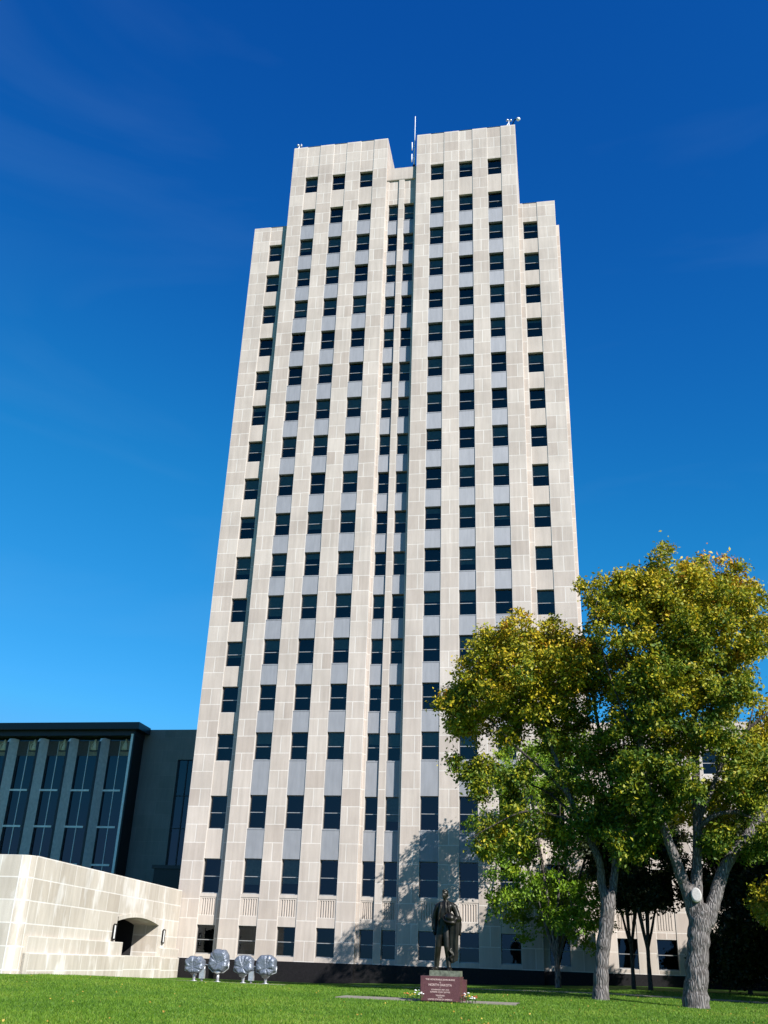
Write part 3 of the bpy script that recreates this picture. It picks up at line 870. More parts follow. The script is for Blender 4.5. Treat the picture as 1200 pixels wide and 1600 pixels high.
    dk.face([w(u0, -1.2, 0), w(u1, -1.2, 0), w(u1, -1.2, -9), w(u0, -1.2, -9)])
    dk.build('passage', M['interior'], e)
    # two lanterns on the wall
    for u, lab in ((10.95, 'square framed wall lantern left of the low arch'), (19.6, 'square framed wall lantern right of the low arch')):
        lo = w(u, 1.12, .02); le = empty('wall_lantern', lo, math.atan2(d.y, d.x)); tag(le, lab, 'lantern', 'lanterns beside the low arch')
        f = MB(); hh, hw_ = .40, .17
        for s in (-1, 1):
            f.box(s*hw_-.03, s*hw_+.03, -.10, -.04, -hh, hh)
            f.box(s*hw_*.8-.05, s*hw_*.8+.05, -.041, .0, s*.3-.05, s*.3+.05)
        for z in (-hh, hh): f.box(-hw_+.03, hw_-.03, -.10, -.04, z-.03, z+.03)
        f.build('frame', M['dark_metal'], le)
        g_ = MB(); g_.box(-hw_+.06, hw_-.06, -.08, -.05, -hh+.06, hh-.06); g_.build('glass_panel', M['white'], le)
entrance_wall()

def remeshed(mb, name, m, parent, voxel=.014, smooth=4, factor=.5):
    me = mb.mesh(name+'_raw')
    o = bpy.data.objects.new(name, me); C.objects.link(o)
    md = o.modifiers.new('r', 'REMESH'); md.mode = 'VOXEL'; md.voxel_size = voxel; md.use_smooth_shade = True
    sm = o.modifiers.new('s', 'SMOOTH'); sm.iterations = smooth; sm.factor = factor
    bpy.context.view_layer.update()
    dg = bpy.context.evaluated_depsgraph_get()
    me2 = bpy.data.meshes.new_from_object(o.evaluated_get(dg))
    o.modifiers.clear(); o.data = me2; bpy.data.meshes.remove(me)
    me2.materials.clear(); me2.materials.append(m)
    me2.polygons.foreach_set('use_smooth', np.ones(len(me2.polygons), bool))
    if parent: o.parent = parent
    return o

# ------------------------------------------------------------------ trees
def leaf_mesh(name, cen, dirs, size, tint, rng, aspect=.5):
    """one diamond leaf per centre, folded along its rib"""
    n = len(cen)
    up = rng.normal(size=(n, 3)); 
    d = dirs/np.linalg.norm(dirs, axis=1, keepdims=True)
    s = np.cross(d, up); s /= np.linalg.norm(s, axis=1, keepdims=True)+1e-9
    nr = np.cross(s, d)
    L = size[:, None]; W = L*aspect
    v = np.empty((n, 4, 3), 'f')
    v[:, 0] = cen-d*L*.5
    v[:, 1] = cen+s*W*.5+nr*L*.10
    v[:, 2] = cen+d*L*.5-nr*L*.06
    v[:, 3] = cen-s*W*.5+nr*L*.10
    me = bpy.data.meshes.new(name)
    me.vertices.add(n*4); me.loops.add(n*4); me.polygons.add(n)
    me.vertices.foreach_set('co', v.ravel())
    me.loops.foreach_set('vertex_index', np.arange(n*4, dtype='i'))
    me.polygons.foreach_set('loop_start', np.arange(0, n*4, 4, dtype='i'))
    a = me.attributes.new('tint', 'FLOAT', 'FACE'); a.data.foreach_set('value', tint.astype('f'))
    me.update(calc_edges=True)
    return me

def smooth_path(pts, n=5):
    """Catmull-Rom through (x, y, z, r)"""
    P = [np.array(p, float) for p in pts]
    P = [2*P[0]-P[1]]+P+[2*P[-1]-P[-2]]
    out = []
    for i in range(1, len(P)-2):
        for k in range(n):
            t = k/n
            out.append(.5*((2*P[i])+(-P[i-1]+P[i+1])*t+(2*P[i-1]-5*P[i]+4*P[i+1]-P[i+2])*t*t+(-P[i-1]+3*P[i]-3*P[i+1]+P[i+2])*t**3))
    out.append(P[-2])
    return out

def make_tree(name, base, limbs, blobs, label, group=None, seed=1, bark='bark', leaf='autumn', clusters=900, leaves=55, size=.15, spread=.34,
              tint=(.5, .16), hgrad=.25, zr=None, ribs=20, flare=1.15, tone_spots=()):
    rng = np.random.default_rng(seed)
    base = Vector(base)
    root = empty(name, base); tag(root, label, 'tree', group)
    tr = TB(base); br = TB(base); nodes = []
    for li, lm in enumerate(limbs):
        sp = smooth_path(lm, 6)
        # slight irregularity so that the limb is not a perfect pipe
        pts = []; rad = []
        for k, q in enumerate(sp):
            j = rng.normal(size=3)*q[3]*.05
            pts.append(q[:3]+(j if k > 1 else 0)); rad.append(max(.012, q[3]*(1+rng.normal()*.04)))
        if li == 0:
            rad[0] *= flare; rad[1] *= 1+(flare-1)*.35
        n = ribs if li == 0 else (12 if rad[0] > .12 else 8)
        big = [k for k in range(len(rad)) if rad[k] > .075]
        kb = (max(big)+1) if big else 0
        if kb >= 2: tr.tube(pts[:kb], rad[:kb], n=n)
        if kb < len(rad)-1: br.tube(pts[max(0, kb-2):], [q_*.98 for q_ in rad[max(0, kb-2):]], n=7)
        for p, r in zip(pts[1 if li else len(pts)//2:], rad[1 if li else len(pts)//2:]): nodes.append((*p, r))
    # twig clusters inside the blobs
    vol = np.array([b[1][0]*b[1][1]*b[1][2] for b in blobs]); vol = vol**.75
    cnt = np.maximum(4, (clusters*vol/vol.sum())).astype(int)
    pts = []
    for (c, r), k in zip(blobs, cnt):
        u = rng.normal(size=(k, 3)); u /= np.linalg.norm(u, axis=1, keepdims=True)
        rr = rng.uniform(.25, 1.0, size=(k, 1))**.5
        pts.append(np.array(c)+u*rr*np.array(r))
    pts = np.concatenate(pts)
    nd = np.array(nodes)
    dist = np.min(np.linalg.norm(pts[:, None]-nd[None, :, :3], axis=2), axis=1)
    na = np.zeros((len(nodes)+len(pts)*3, 4)); na[:len(nd)] = nd; m_ = len(nd)
    ax = rng.normal(size=(len(pts), 3)); ax[:, 2] *= .5
    for i in np.argsort(dist):
        p = pts[i]
        dd = np.linalg.norm(na[:m_, :3]-p, axis=1)
        # prefer attaching lower on the tree
        j = int(np.argmin(dd+np.maximum(0, na[:m_, 2]-p[2])*.7))
        q = na[j]
        ln = dd[j]
        if ln < .05: continue
        r0 = min(q[3]*.75, .016+.016*ln); r1 = max(.007, r0*.45)
        mid = (q[:3]+p)/2+rng.normal(size=3)*ln*.08+np.array([0, 0, .06*ln])
        ax[i] = (p-mid)/(np.linalg.norm(p-mid)+1e-6)+rng.normal(size=3)*.25
        br.tube([q[:3], mid, p], [r0, (r0+r1)/2, r1], n=5, cap=False)
        na[m_] = [*mid, (r0+r1)/2]; na[m_+1] = [*p, r1]; m_ += 2
    remeshed(tr, 'trunk', M[bark], root, voxel=.045 if limbs[0][0][3] > .2 else .03, smooth=6)
    if br.f: br.build('branches', M['dark_bark'], root)
    # leaves
    ctr = np.mean([b[0] for b in blobs], axis=0)
    N = len(pts)
    per = np.maximum(6, rng.poisson(leaves*rng.uniform(.45, 1.5, size=N)))
    idx = np.repeat(np.arange(N), per)
    ax /= np.linalg.norm(ax, axis=1, keepdims=True)
    lng = rng.uniform(.7, 1.7, size=N)
    tt = rng.uniform(-1.1, .75, size=(len(idx), 1))
    off = rng.normal(size=(len(idx), 3))*spread*np.array([.52, .52, .40])*(1.05-.35*tt)
    off += ax[idx]*tt*spread*lng[idx][:, None]
    off[:, 2] -= .10*spread*(tt[:, 0]+1.1)**2
    cen = pts[idx]+off
    dirs = rng.normal(size=(len(idx), 3))*.75+ax[idx]*.8+off/spread*.3+np.array([0, 0, -.35])
    z0, z1 = pts[:, 2].min(), pts[:, 2].max()
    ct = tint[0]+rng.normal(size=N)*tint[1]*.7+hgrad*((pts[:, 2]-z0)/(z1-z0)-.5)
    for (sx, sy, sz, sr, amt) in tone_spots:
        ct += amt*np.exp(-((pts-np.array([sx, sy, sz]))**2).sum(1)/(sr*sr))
    tn = np.clip(ct[idx]+rng.normal(size=len(idx))*.10, 0, 1)
    sz = size*rng.uniform(.5, 1.45, size=len(idx))
    me = leaf_mesh('crown', cen-np.array(base), dirs, sz, tn, rng)
    me.materials.append(M[leaf])
    o = bpy.data.objects.new('crown', me); C.objects.link(o); o.parent = root
    return root

def px_blobs(lst, Y, seed, depth=3.2, n=3, flat=.9):
    """crown lobes: photo pixel centre and radius in pixels, filled out in depth around distance Y"""
    rng = random.Random(seed)
    out = []
    mx = sum(q[0] for q in lst)/len(lst); my = sum(q[1] for q in lst)/len(lst)
    R0 = max(math.hypot(q[0]-mx, q[1]-my) for q in lst)
    for (x, y, r) in lst:
        k = math.sqrt(max(.12, 1-(math.hypot(x-mx, y-my)/(R0*1.05))**2))
        for i in range(n):
            dy = depth*k*((i-(n-1)/2)/max(1, (n-1)/2))*rng.uniform(.7, 1.1) if n > 1 else 0
            yy = Y+dy
            c = at(x+rng.uniform(-10, 10), y+rng.uniform(-10, 10), Y)
            rr = (at(x+r, y, Y)-at(x, y, Y)).length
            rr *= .86
            out.append(((c.x, yy, c.z), (rr, rr*1.05, rr*flat)))
            for _ in range(2):
                a = rng.uniform(0, 6.28); b_ = rng.uniform(-.7, 1); rs = rr*rng.uniform(.28, .45); d_ = rr*rng.uniform(.95, 1.25)
                ch_ = math.sqrt(max(0, 1-b_*b_))
                out.append(((c.x+d_*ch_*math.cos(a), yy+d_*ch_*math.sin(a), c.z+d_*b_*flat), (rs, rs, rs*.8)))
    return out

# --- the big forked tree at right
Y1 = 45.6
def L1(px, py, r, dy=0):
    p = at(px, py, Y1+dy); p = at(px, py, Y1+dy)
    return (p.x, p.y, p.z, r)
b1 = at(1087, 1570, Y1); gz = ground(b1.x, Y1)
limbs1 = [
    [(b1.x, Y1, gz-.15, .53), L1(1088, 1530, .47), L1(1091, 1470, .45), L1(1095, 1435, .44), L1(1096, 1415, .32)],
    [L1(1088, 1440, .30), L1(1074, 1395, .27), L1(1056, 1345, .23, -.3), L1(1035, 1290, .20, -.6), L1(1012, 1230, .16, -.9), L1(1000, 1160, .12, -1.2), L1(985, 1080, .08, -1.4), L1(975, 985, .04, -1.5)],
    [L1(1090, 1430, .30), L1(1088, 1380, .24, .2), L1(1090, 1310, .22, .4), L1(1088, 1250, .20, .6), L1(1087, 1180, .17, .8), L1(1084, 1110, .13, .9), L1(1075, 1040, .10, 1), L1(1070, 960, .06, 1), L1(1060, 900, .03, 1)],
    [L1(1105, 1445, .30), L1(1118, 1400, .29, .2), L1(1135, 1350, .26, .4), L1(1165, 1310, .24, .6), L1(1190, 1270, .20, .8), L1(1222, 1210, .16, 1), L1(1250, 1140, .11, 1.2), L1(1260, 1060, .06, 1.2)],
    [L1(1089, 1300, .13, .4), L1(1098, 1288, .12, .1), L1(1118, 1274, .11, -.1), L1(1150, 1269, .10, -.2), L1(1185, 1282, .085, -.2), L1(1225, 1296, .06, -.2)],
    [L1(1088, 1290, .13, .5), L1(1112, 1235, .11, .3), L1(1130, 1190, .10, .1), L1(1155, 1165, .085, 0), L1(1168, 1140, .07, 0), L1(1195, 1118, .05, 0), L1(1225, 1090, .03, 0)],
    [L1(1168, 1142, .045, 0), L1(1176, 1110, .03, -.1), L1(1182, 1082, .018, -.1), L1(1188, 1050, .01, -.1)],
    [L1(1086, 1180, .09, .7), L1(1110, 1110, .07, .2), L1(1135, 1030, .05, -.3), L1(1150, 950, .03, -.5)],
    [L1(1000, 1160, .07, -1.2), L1(965, 1090, .05, -1.8), L1(940, 1010, .035, -2), L1(930, 950, .02, -2)],
    [L1(1082, 1100, .06, .9), L1(1040, 1030, .05, 1.6), L1(1010, 950, .03, 2)],
]
blobs1 = px_blobs([(990, 918, 28), (1032, 905, 30), (1082, 905, 34), (1126, 908, 24), (1158, 948, 34), (1176, 995, 24), (945, 935, 32), (1000, 945, 52), (1060, 945, 55), (1118, 950, 50),
                   (985, 1010, 48), (1045, 1015, 55), (1105, 1020, 55), (1150, 1030, 34), (1000, 1075, 48), (1060, 1085, 50), (1110, 1085, 42), (975, 1130, 42), (1035, 1145, 45), (1085, 1150, 32), (990, 1195, 40), (1045, 1205, 36),
                   (985, 1250, 30), (1030, 1270, 22), (1140, 1120, 22), (1050, 1240, 26), (1015, 1300, 24), (985, 1325, 22), (1120, 1165, 26), (1150, 1215, 26), (1180, 1255, 24), (1165, 1175, 22), (1195, 1205, 26), (1190, 1320, 22), (1120, 1320, 14)], Y1, 11, depth=2.7)
s1 = at(1130, 930, Y1); s2 = at(1040, 930, Y1); s3 = at(1150, 960, Y1-1); s4 = at(1000, 1200, Y1)
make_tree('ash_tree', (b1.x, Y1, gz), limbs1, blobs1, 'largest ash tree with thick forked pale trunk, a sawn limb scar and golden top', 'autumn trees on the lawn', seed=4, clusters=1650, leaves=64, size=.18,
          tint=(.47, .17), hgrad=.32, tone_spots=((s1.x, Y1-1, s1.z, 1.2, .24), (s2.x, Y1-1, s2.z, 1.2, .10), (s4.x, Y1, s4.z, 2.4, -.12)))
# sawn-off limb scar
sc = empty('x', (0, 0, 0)); bpy.data.objects.remove(sc)
scar = MB(); c = at(1088, 1398, Y1-.42)
tree1 = [o for o in C.objects if o.name.startswith('ash_tree')][0]
scar.v = []
sv = TB(Vector((b1.x, Y1, gz)))
nrm = Vector((-.12, -1, .12)).normalized(); sx = Vector((0, 0, 1)).cross(nrm).normalized(); sy = nrm.cross(sx)
rows_ = []
for rr, oo in ((.0, .05), (.20, .05), (.25, .02), (.27, -.25)):
    rows_.append([c+sx*(rr*.85*math.cos(2*math.pi*k/20))+sy*(rr*1.15*math.sin(2*math.pi*k/20))+nrm*oo for k in range(20)])
sv.grid(rows_, close=True, smooth=False)
sv.build('limb_scar', M['cut_wood'], tree1)

# --- the leaning tree left of it
Y2 = 47.0
def L2(px, py, r, dy=0):
    p = at(px, py, Y2+dy); return (p.x, p.y, p.z, r)
b2 = at(938, 1560, Y2); gz = ground(b2.x, Y2)
limbs2 = [
    [(b2.x, Y2, gz-.15, .36), L2(940, 1515, .30), L2(944, 1470, .30), L2(950, 1420, .31), L2(952, 1395, .28)],
    [L2(948, 1420, .22), L2(940, 1380, .19), L2(936, 1345, .17, -.2), L2(915, 1300, .14, -.4), L2(890, 1245, .12, -.6), L2(870, 1190, .10, -.8), L2(845, 1120, .07, -1), L2(825, 1050, .04, -1.2)],
    [L2(953, 1415, .20), L2(960, 1370, .18, .2), L2(963, 1310, .16, .4), L2(958, 1240, .13, .6), L2(940, 1160, .10, .8), L2(925, 1080, .07, 1), L2(915, 1010, .03, 1)],
    [L2(890, 1245, .09, -.6), L2(850, 1205, .07, -.9), L2(805, 1165, .05, -1.1), L2(760, 1120, .035, -1.2), L2(725, 1090, .02, -1.2)],
    [L2(915, 1300, .08, -.4), L2(870, 1275, .06, -1), L2(820, 1268, .045, -1.4), L2(770, 1290, .03, -1.6), L2(735, 1310, .02, -1.6)],
    [L2(870, 1190, .07, -.8), L2(830, 1120, .055, -.4), L2(790, 1060, .04, 0), L2(765, 1010, .02, 0)],
    [L2(958, 1240, .07, .6), L2(975, 1180, .05, .3), L2(970, 1120, .03, 0)],
    [L2(905, 1280, .06, -.4), L2(850, 1235, .05, .8), L2(790, 1215, .035, 1.4), L2(730, 1200, .02, 1.6)],
]
blobs2 = px_blobs([(765, 1016, 24), (812, 1004, 32), (862, 1010, 32), (908, 1014, 34), (755, 1055, 40), (815, 1058, 48), (875, 1065, 46), (928, 1062, 34), (725, 1095, 30), (775, 1105, 38), (835, 1112, 34), (900, 1120, 36)], Y2, 5, depth=2.5)
blobs2 += px_blobs([(710, 1135, 15), (742, 1140, 22), (800, 1150, 18), (870, 1165, 24), (925, 1175, 30), (722, 1190, 14), (760, 1200, 20), (742, 1228, 11), (815, 1215, 20), (885, 1222, 24), (935, 1235, 28),
                   (800, 1268, 18), (850, 1285, 24), (905, 1290, 26), (772, 1303, 15), (762, 1328, 9), (940, 1295, 20), (815, 1322, 18), (880, 1325, 20)], Y2, 6, depth=2.2, n=2)
t1 = at(740, 1130, Y2); t2 = at(780, 1300, Y2); t3 = at(920, 1030, Y2)
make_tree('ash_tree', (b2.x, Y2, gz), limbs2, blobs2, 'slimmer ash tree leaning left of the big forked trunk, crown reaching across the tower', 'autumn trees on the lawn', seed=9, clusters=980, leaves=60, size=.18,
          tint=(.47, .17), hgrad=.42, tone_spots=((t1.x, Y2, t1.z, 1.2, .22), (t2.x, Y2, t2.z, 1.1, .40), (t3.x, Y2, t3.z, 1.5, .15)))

# --- young trees close to the building
def small_tree(px, Y, h, cz, cr, label, seed, leaf, cl, lv, bark='dark_bark', tint=(.45, .15), lean=0, group='young trees at the foot of the tower', rr=.16, spots=(), blobs=None, spread=.34, size=.15):
    x = at(px, 1535, Y).x
    g0 = ground(x, Y); rng = random.Random(seed)
    fork = g0+cz*.45
    limbs = [[(x, Y, g0-.1, rr), (x+lean*.3, Y, g0+(fork-g0)*.6, rr*.85), (x+lean*.6, Y, fork, rr*.8), (x+lean, Y, fork+.5, rr*.6)]]
    top = g0+h
    for k in range(6):
        a = k*math.pi/3+rng.uniform(-.3, .3); ro = cr*rng.uniform(.45, .8)
        limbs.append([(x+lean*.7, Y, fork-.1, rr*.6), (x+lean+ro*.35*math.cos(a), Y+ro*.35*math.sin(a), fork+(top-fork)*.3, rr*.45), (x+lean+ro*.75*math.cos(a), Y+ro*.75*math.sin(a), fork+(top-fork)*.62, rr*.25), (x+lean+ro*math.cos(a), Y+ro*math.sin(a), fork+(top-fork)*.88, rr*.1)])
    bl = list(blobs or [])
    if blobs is None:
        z0 = g0+cz
        for k in range(26):
            t = rng.random(); zz = z0+(top-z0)*t
            rmax = cr*math.sqrt(max(.08, 1-(2*t-1)**2*.9)); a = rng.uniform(0, 6.3); rad = rmax*math.sqrt(rng.uniform(.05, .75))
            q = cr*rng.uniform(.22, .36)
            bl.append(((x+lean+rad*math.cos(a), Y+rad*math.sin(a), zz), (q, q, q*.8)))
    return make_tree('young_tree' if rr < .2 else 'shade_tree', (x, Y, g0), limbs, bl, label, group, seed=seed, bark=bark, leaf=leaf, clusters=cl, leaves=lv, tint=tint, hgrad=.08, ribs=12, tone_spots=spots, spread=spread, size=size)

small_tree(872, 62, 14.2, 3.0, 5.3, 'bright green young tree against the shaded tower foot, left of the leaning ash', 21, 'green_leaf', 680, 64, size=.19, bark='bark', tint=(.45, .15), rr=.19)
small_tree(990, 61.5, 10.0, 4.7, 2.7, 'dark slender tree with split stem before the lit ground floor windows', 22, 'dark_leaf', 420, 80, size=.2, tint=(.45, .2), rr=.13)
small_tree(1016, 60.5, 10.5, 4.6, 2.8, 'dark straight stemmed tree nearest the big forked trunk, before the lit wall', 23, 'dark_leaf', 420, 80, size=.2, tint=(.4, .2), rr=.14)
# dark undergrowth trees at the right edge, and large unseen trees added beyond the frame to shade them
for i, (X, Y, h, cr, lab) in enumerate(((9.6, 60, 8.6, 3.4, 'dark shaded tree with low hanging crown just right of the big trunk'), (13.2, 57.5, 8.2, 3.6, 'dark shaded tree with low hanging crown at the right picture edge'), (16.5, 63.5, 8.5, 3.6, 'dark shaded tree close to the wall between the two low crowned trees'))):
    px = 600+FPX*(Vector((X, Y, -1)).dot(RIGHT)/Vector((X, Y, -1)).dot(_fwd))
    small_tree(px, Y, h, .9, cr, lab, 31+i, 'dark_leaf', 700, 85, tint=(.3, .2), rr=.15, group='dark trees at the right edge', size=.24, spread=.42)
small_tree(1285, 51, 13.5, 2.6, 5.0, 'yellow green ash tree whose crown hangs in from the right edge', 41, 'autumn', 800, 80, size=.2, bark='bark', tint=(.52, .17), rr=.4, group='autumn trees on the lawn')
for i, (X, Y) in enumerate(((23.5, 49.0), (32, 42))):
    px = 600+FPX*(Vector((X, Y, -1)).dot(RIGHT)/Vector((X, Y, -1)).dot(_fwd))
    small_tree(px, Y, 17, 3.0, 6.0, 'broad unseen tree added beyond the right edge to cast shade', 51+i, 'dark_leaf', 700, 70, rr=.4, group='unseen trees added beyond the right edge for shade', size=.28, spread=.5)

# ------------------------------------------------------------------ grass
def grass():
    rng = np.random.default_rng(2)
    n = 330000
    # more blades near the camera
    Y = 17+43*rng.random(n)**1.35
    X = (-.60+.80*rng.random(n))*Y+rng.normal(size=n)*.3
    # beyond the picture's edges as well, so the turf does not stop short
    m1 = 90000; Y1_ = 3+15*rng.random(m1); X1_ = -15+27*rng.random(m1)
    m2 = 70000; Y2_ = 17+42*rng.random(m2); s2_ = rng.random(m2)
    X2_ = np.where(s2_ < .45, -.60*Y2_-7*rng.random(m2), .20*Y2_+9*rng.random(m2))
    X = np.concatenate([X, X1_, X2_]); Y = np.concatenate([Y, Y1_, Y2_])
    keep = ~((X > -8.4) & (X < -1.7) & (Y > 37.85) & (Y < 39.95)) & ~((X < -24.2))
    keep &= ~((X > -20.1) & (X < -13.8) & (np.abs(Y-52.1) < .5))
    X, Y = X[keep], Y[keep]; n = len(X)
    gx = np.linspace(-46, 24, 109); gy = np.linspace(2, 64, 101)
    G = np.array([[ground(a, b) for a in gx] for b in gy])
    fx = (X-gx[0])/(gx[1]-gx[0]); fy = (Y-gy[0])/(gy[1]-gy[0])
    ix = np.clip(fx.astype(int), 0, 107); iy = np.clip(fy.astype(int), 0, 99); tx, ty = fx-ix, fy-iy
    Z = (G[iy, ix]*(1-tx)+G[iy, ix+1]*tx)*(1-ty)+(G[iy+1, ix]*(1-tx)+G[iy+1, ix+1]*tx)*ty
    h = rng.uniform(.025, .065, n)*(1+.35*np.sin(X*1.7+np.sin(Y*.8)*2)*np.sin(Y*1.1))
    a = rng.uniform(0, 2*np.pi, n); w = .008+.004*(Y/30)
    lean = rng.normal(size=(n, 2))*.03
    v = np.empty((n, 3, 3), 'f')
    v[:, 0] = np.stack([X-np.cos(a)*w, Y-np.sin(a)*w, Z-.01], 1)
    v[:, 1] = np.stack([X+np.cos(a)*w, Y+np.sin(a)*w, Z-.01], 1)
    v[:, 2] = np.stack([X+lean[:, 0], Y+lean[:, 1], Z+h], 1)
    me = bpy.data.meshes.new('grass')
    me.vertices.add(n*3); me.loops.add(n*3); me.polygons.add(n)
    me.vertices.foreach_set('co', v.ravel()); me.loops.foreach_set('vertex_index', np.arange(n*3, dtype='i')); me.polygons.foreach_set('loop_start', np.arange(0, n*3, 3, dtype='i'))
    t = np.clip(.42+.16*np.sin(X*.45+1.3*np.sin(Y*.31))*np.sin(Y*.5+X*.2)+.14*np.sin(X*1.9+2*np.sin(Y*.9))*np.sin(Y*1.3+1.5*np.sin(X*.7))+rng.normal(size=n)*.2, 0, 1)
    at_ = me.attributes.new('tint', 'FLOAT', 'FACE'); at_.data.foreach_set('value', t.astype('f'))
    me.update(calc_edges=True); me.materials.append(M['grass'])
    o = bpy.data.objects.new('grass', me); C.objects.link(o)
    tag(o, 'short mown grass blades covering the front lawn', 'grass', kind='stuff')
    # fallen leaves
    n = 450
    Y = 19+37*rng.random(n); X = (-.56+.76*rng.random(n))*Y
    kp = (X > -24) & (rng.random(n) < np.where(X > -4, 1, .35)); X, Y = X[kp], Y[kp]; n = len(X)
    cen = np.stack([X, Y, [ground(a, b)+.05 for a, b in zip(X, Y)]], 1)
    d = rng.normal(size=(n, 3)); d[:, 2] *= .5
    me = leaf_mesh('fallen_leaves', cen, d, rng.uniform(.04, .08, n), rng.random(n), rng, .7)
    me.materials.append(M['dry_leaf']); o = bpy.data.objects.new('fallen_leaves', me); C.objects.link(o)
    tag(o, 'scattered yellow fallen leaves on the lawn', 'leaves', kind='stuff')
grass()

# ------------------------------------------------------------------ statue and pedestal
def bronze():
    m, n, l, p = mat('dark_bronze')
    g = n.new('ShaderNodeNewGeometry')
    nz = n.new('ShaderNodeTexNoise'); nz.inputs['Scale'].default_value = 5; nz.inputs['Detail'].default_value = 7
    mp = n.new('ShaderNodeMapping'); mp.inputs['Scale'].default_value = (1.5, 1.5, .5); l.new(g.outputs['Position'], mp.inputs[0]); l.new(mp.outputs[0], nz.inputs[0])
    rp = n.new('ShaderNodeValToRGB'); e = rp.color_ramp.elements
    e[0].position = .35; e[0].color = (.008, .007, .006, 1); e[1].position = .8; e[1].color = (.042, .040, .030, 1)
    l.new(nz.outputs['Fac'], rp.inputs[0]); l.new(rp.outputs[0], p.inputs['Base Color'])
    p.inputs['Metallic'].default_value = .6; p.inputs['Roughness'].default_value = .4
    return m
M['bronze'] = bronze()
m, n, l, p = mat('red_granite')
g = n.new('ShaderNodeNewGeometry')
vo = n.new('ShaderNodeTexVoronoi'); vo.inputs['Scale'].default_value = 55; l.new(g.outputs['Position'], vo.inputs[0])
rp = n.new('ShaderNodeValToRGB'); e = rp.color_ramp.elements
e[0].color = (.055, .018, .020, 1); e[1].color = (.125, .052, .055, 1)
l.new(vo.outputs['Color'], rp.inputs[0]); l.new(rp.outputs[0], p.inputs['Base Color']); p.inputs['Roughness'].default_value = .35
M['granite'] = m
M['letter'] = plain('pale_lettering', (.50, .36, .33), .6, noise=.1)
M['plinth_bronze'] = plain('weathered_bronze', (.13, .14, .10), .55, .3, noise=.45, scale=9)
SX, SY = -4.36, 38.6
PZ0, PZ1, SZ = ground(SX, SY)+.03, -.34, -.155

def pedestal():
    e = empty('granite_pedestal', (SX-.09, SY, PZ0)); tag(e, 'red granite pedestal with engraved inscription under the bronze statue', 'pedestal')
    h = PZ1-PZ0
    bm = bmesh.new()
    bmesh.ops.create_cube(bm, size=1)
    bmesh.ops.scale(bm, vec=(1.43, 1.25, h), verts=bm.verts); bmesh.ops.translate(bm, vec=(0, 0, h/2), verts=bm.verts)
    bmesh.ops.bevel(bm, geom=bm.edges[:], offset=.012, segments=2, affect='EDGES')
    me = bpy.data.meshes.new('block'); bm.to_mesh(me); bm.free(); me.materials.append(M['granite'])
    o = bpy.data.objects.new('block', me); C.objects.link(o); o.parent = e
    # a second, slightly lower block behind
    mb = MB(); mb.box(-.60, .80, .55, 1.1, 0, h-.10); mb.build('rear_block', M['granite'], e)
    lines = [('THE HONORABLE JOHN BURKE', .074, .13), ('OF', .045, .215), ('NORTH DAKOTA', .105, .325), ('\u2014', .06, .40), ('GOVERNOR 1907\u20131913', .062, .475), ('SUPREME COURT JUSTICE', .062, .555), ('\u2014', .06, .615), ('TREASURER', .062, .675), ('OF THE', .045, .735), ('UNITED STATES OF AMERICA', .066, .81)]
    for t, s, z in lines:
        cu = bpy.data.curves.new('lettering', 'FONT'); cu.body = t; cu.size = s; cu.align_x = 'CENTER'; cu.extrude = .004; cu.offset = .0012
        cu.materials.append(M['letter'])
        o = bpy.data.objects.new('lettering', cu); C.objects.link(o); o.parent = e
        o.location = (0, -.629, h-.015-z*.93); o.rotation_euler = (R(90), 0, 0)
        bpy.context.view_layer.update()
        me = bpy.data.meshes.new_from_object(o.evaluated_get(bpy.context.evaluated_depsgraph_get()))
        q = bpy.data.objects.new('lettering', me); C.objects.link(q); q.parent = e; q.location = o.location; q.rotation_euler = o.rotation_euler
        bpy.data.objects.remove(o)
pedestal()

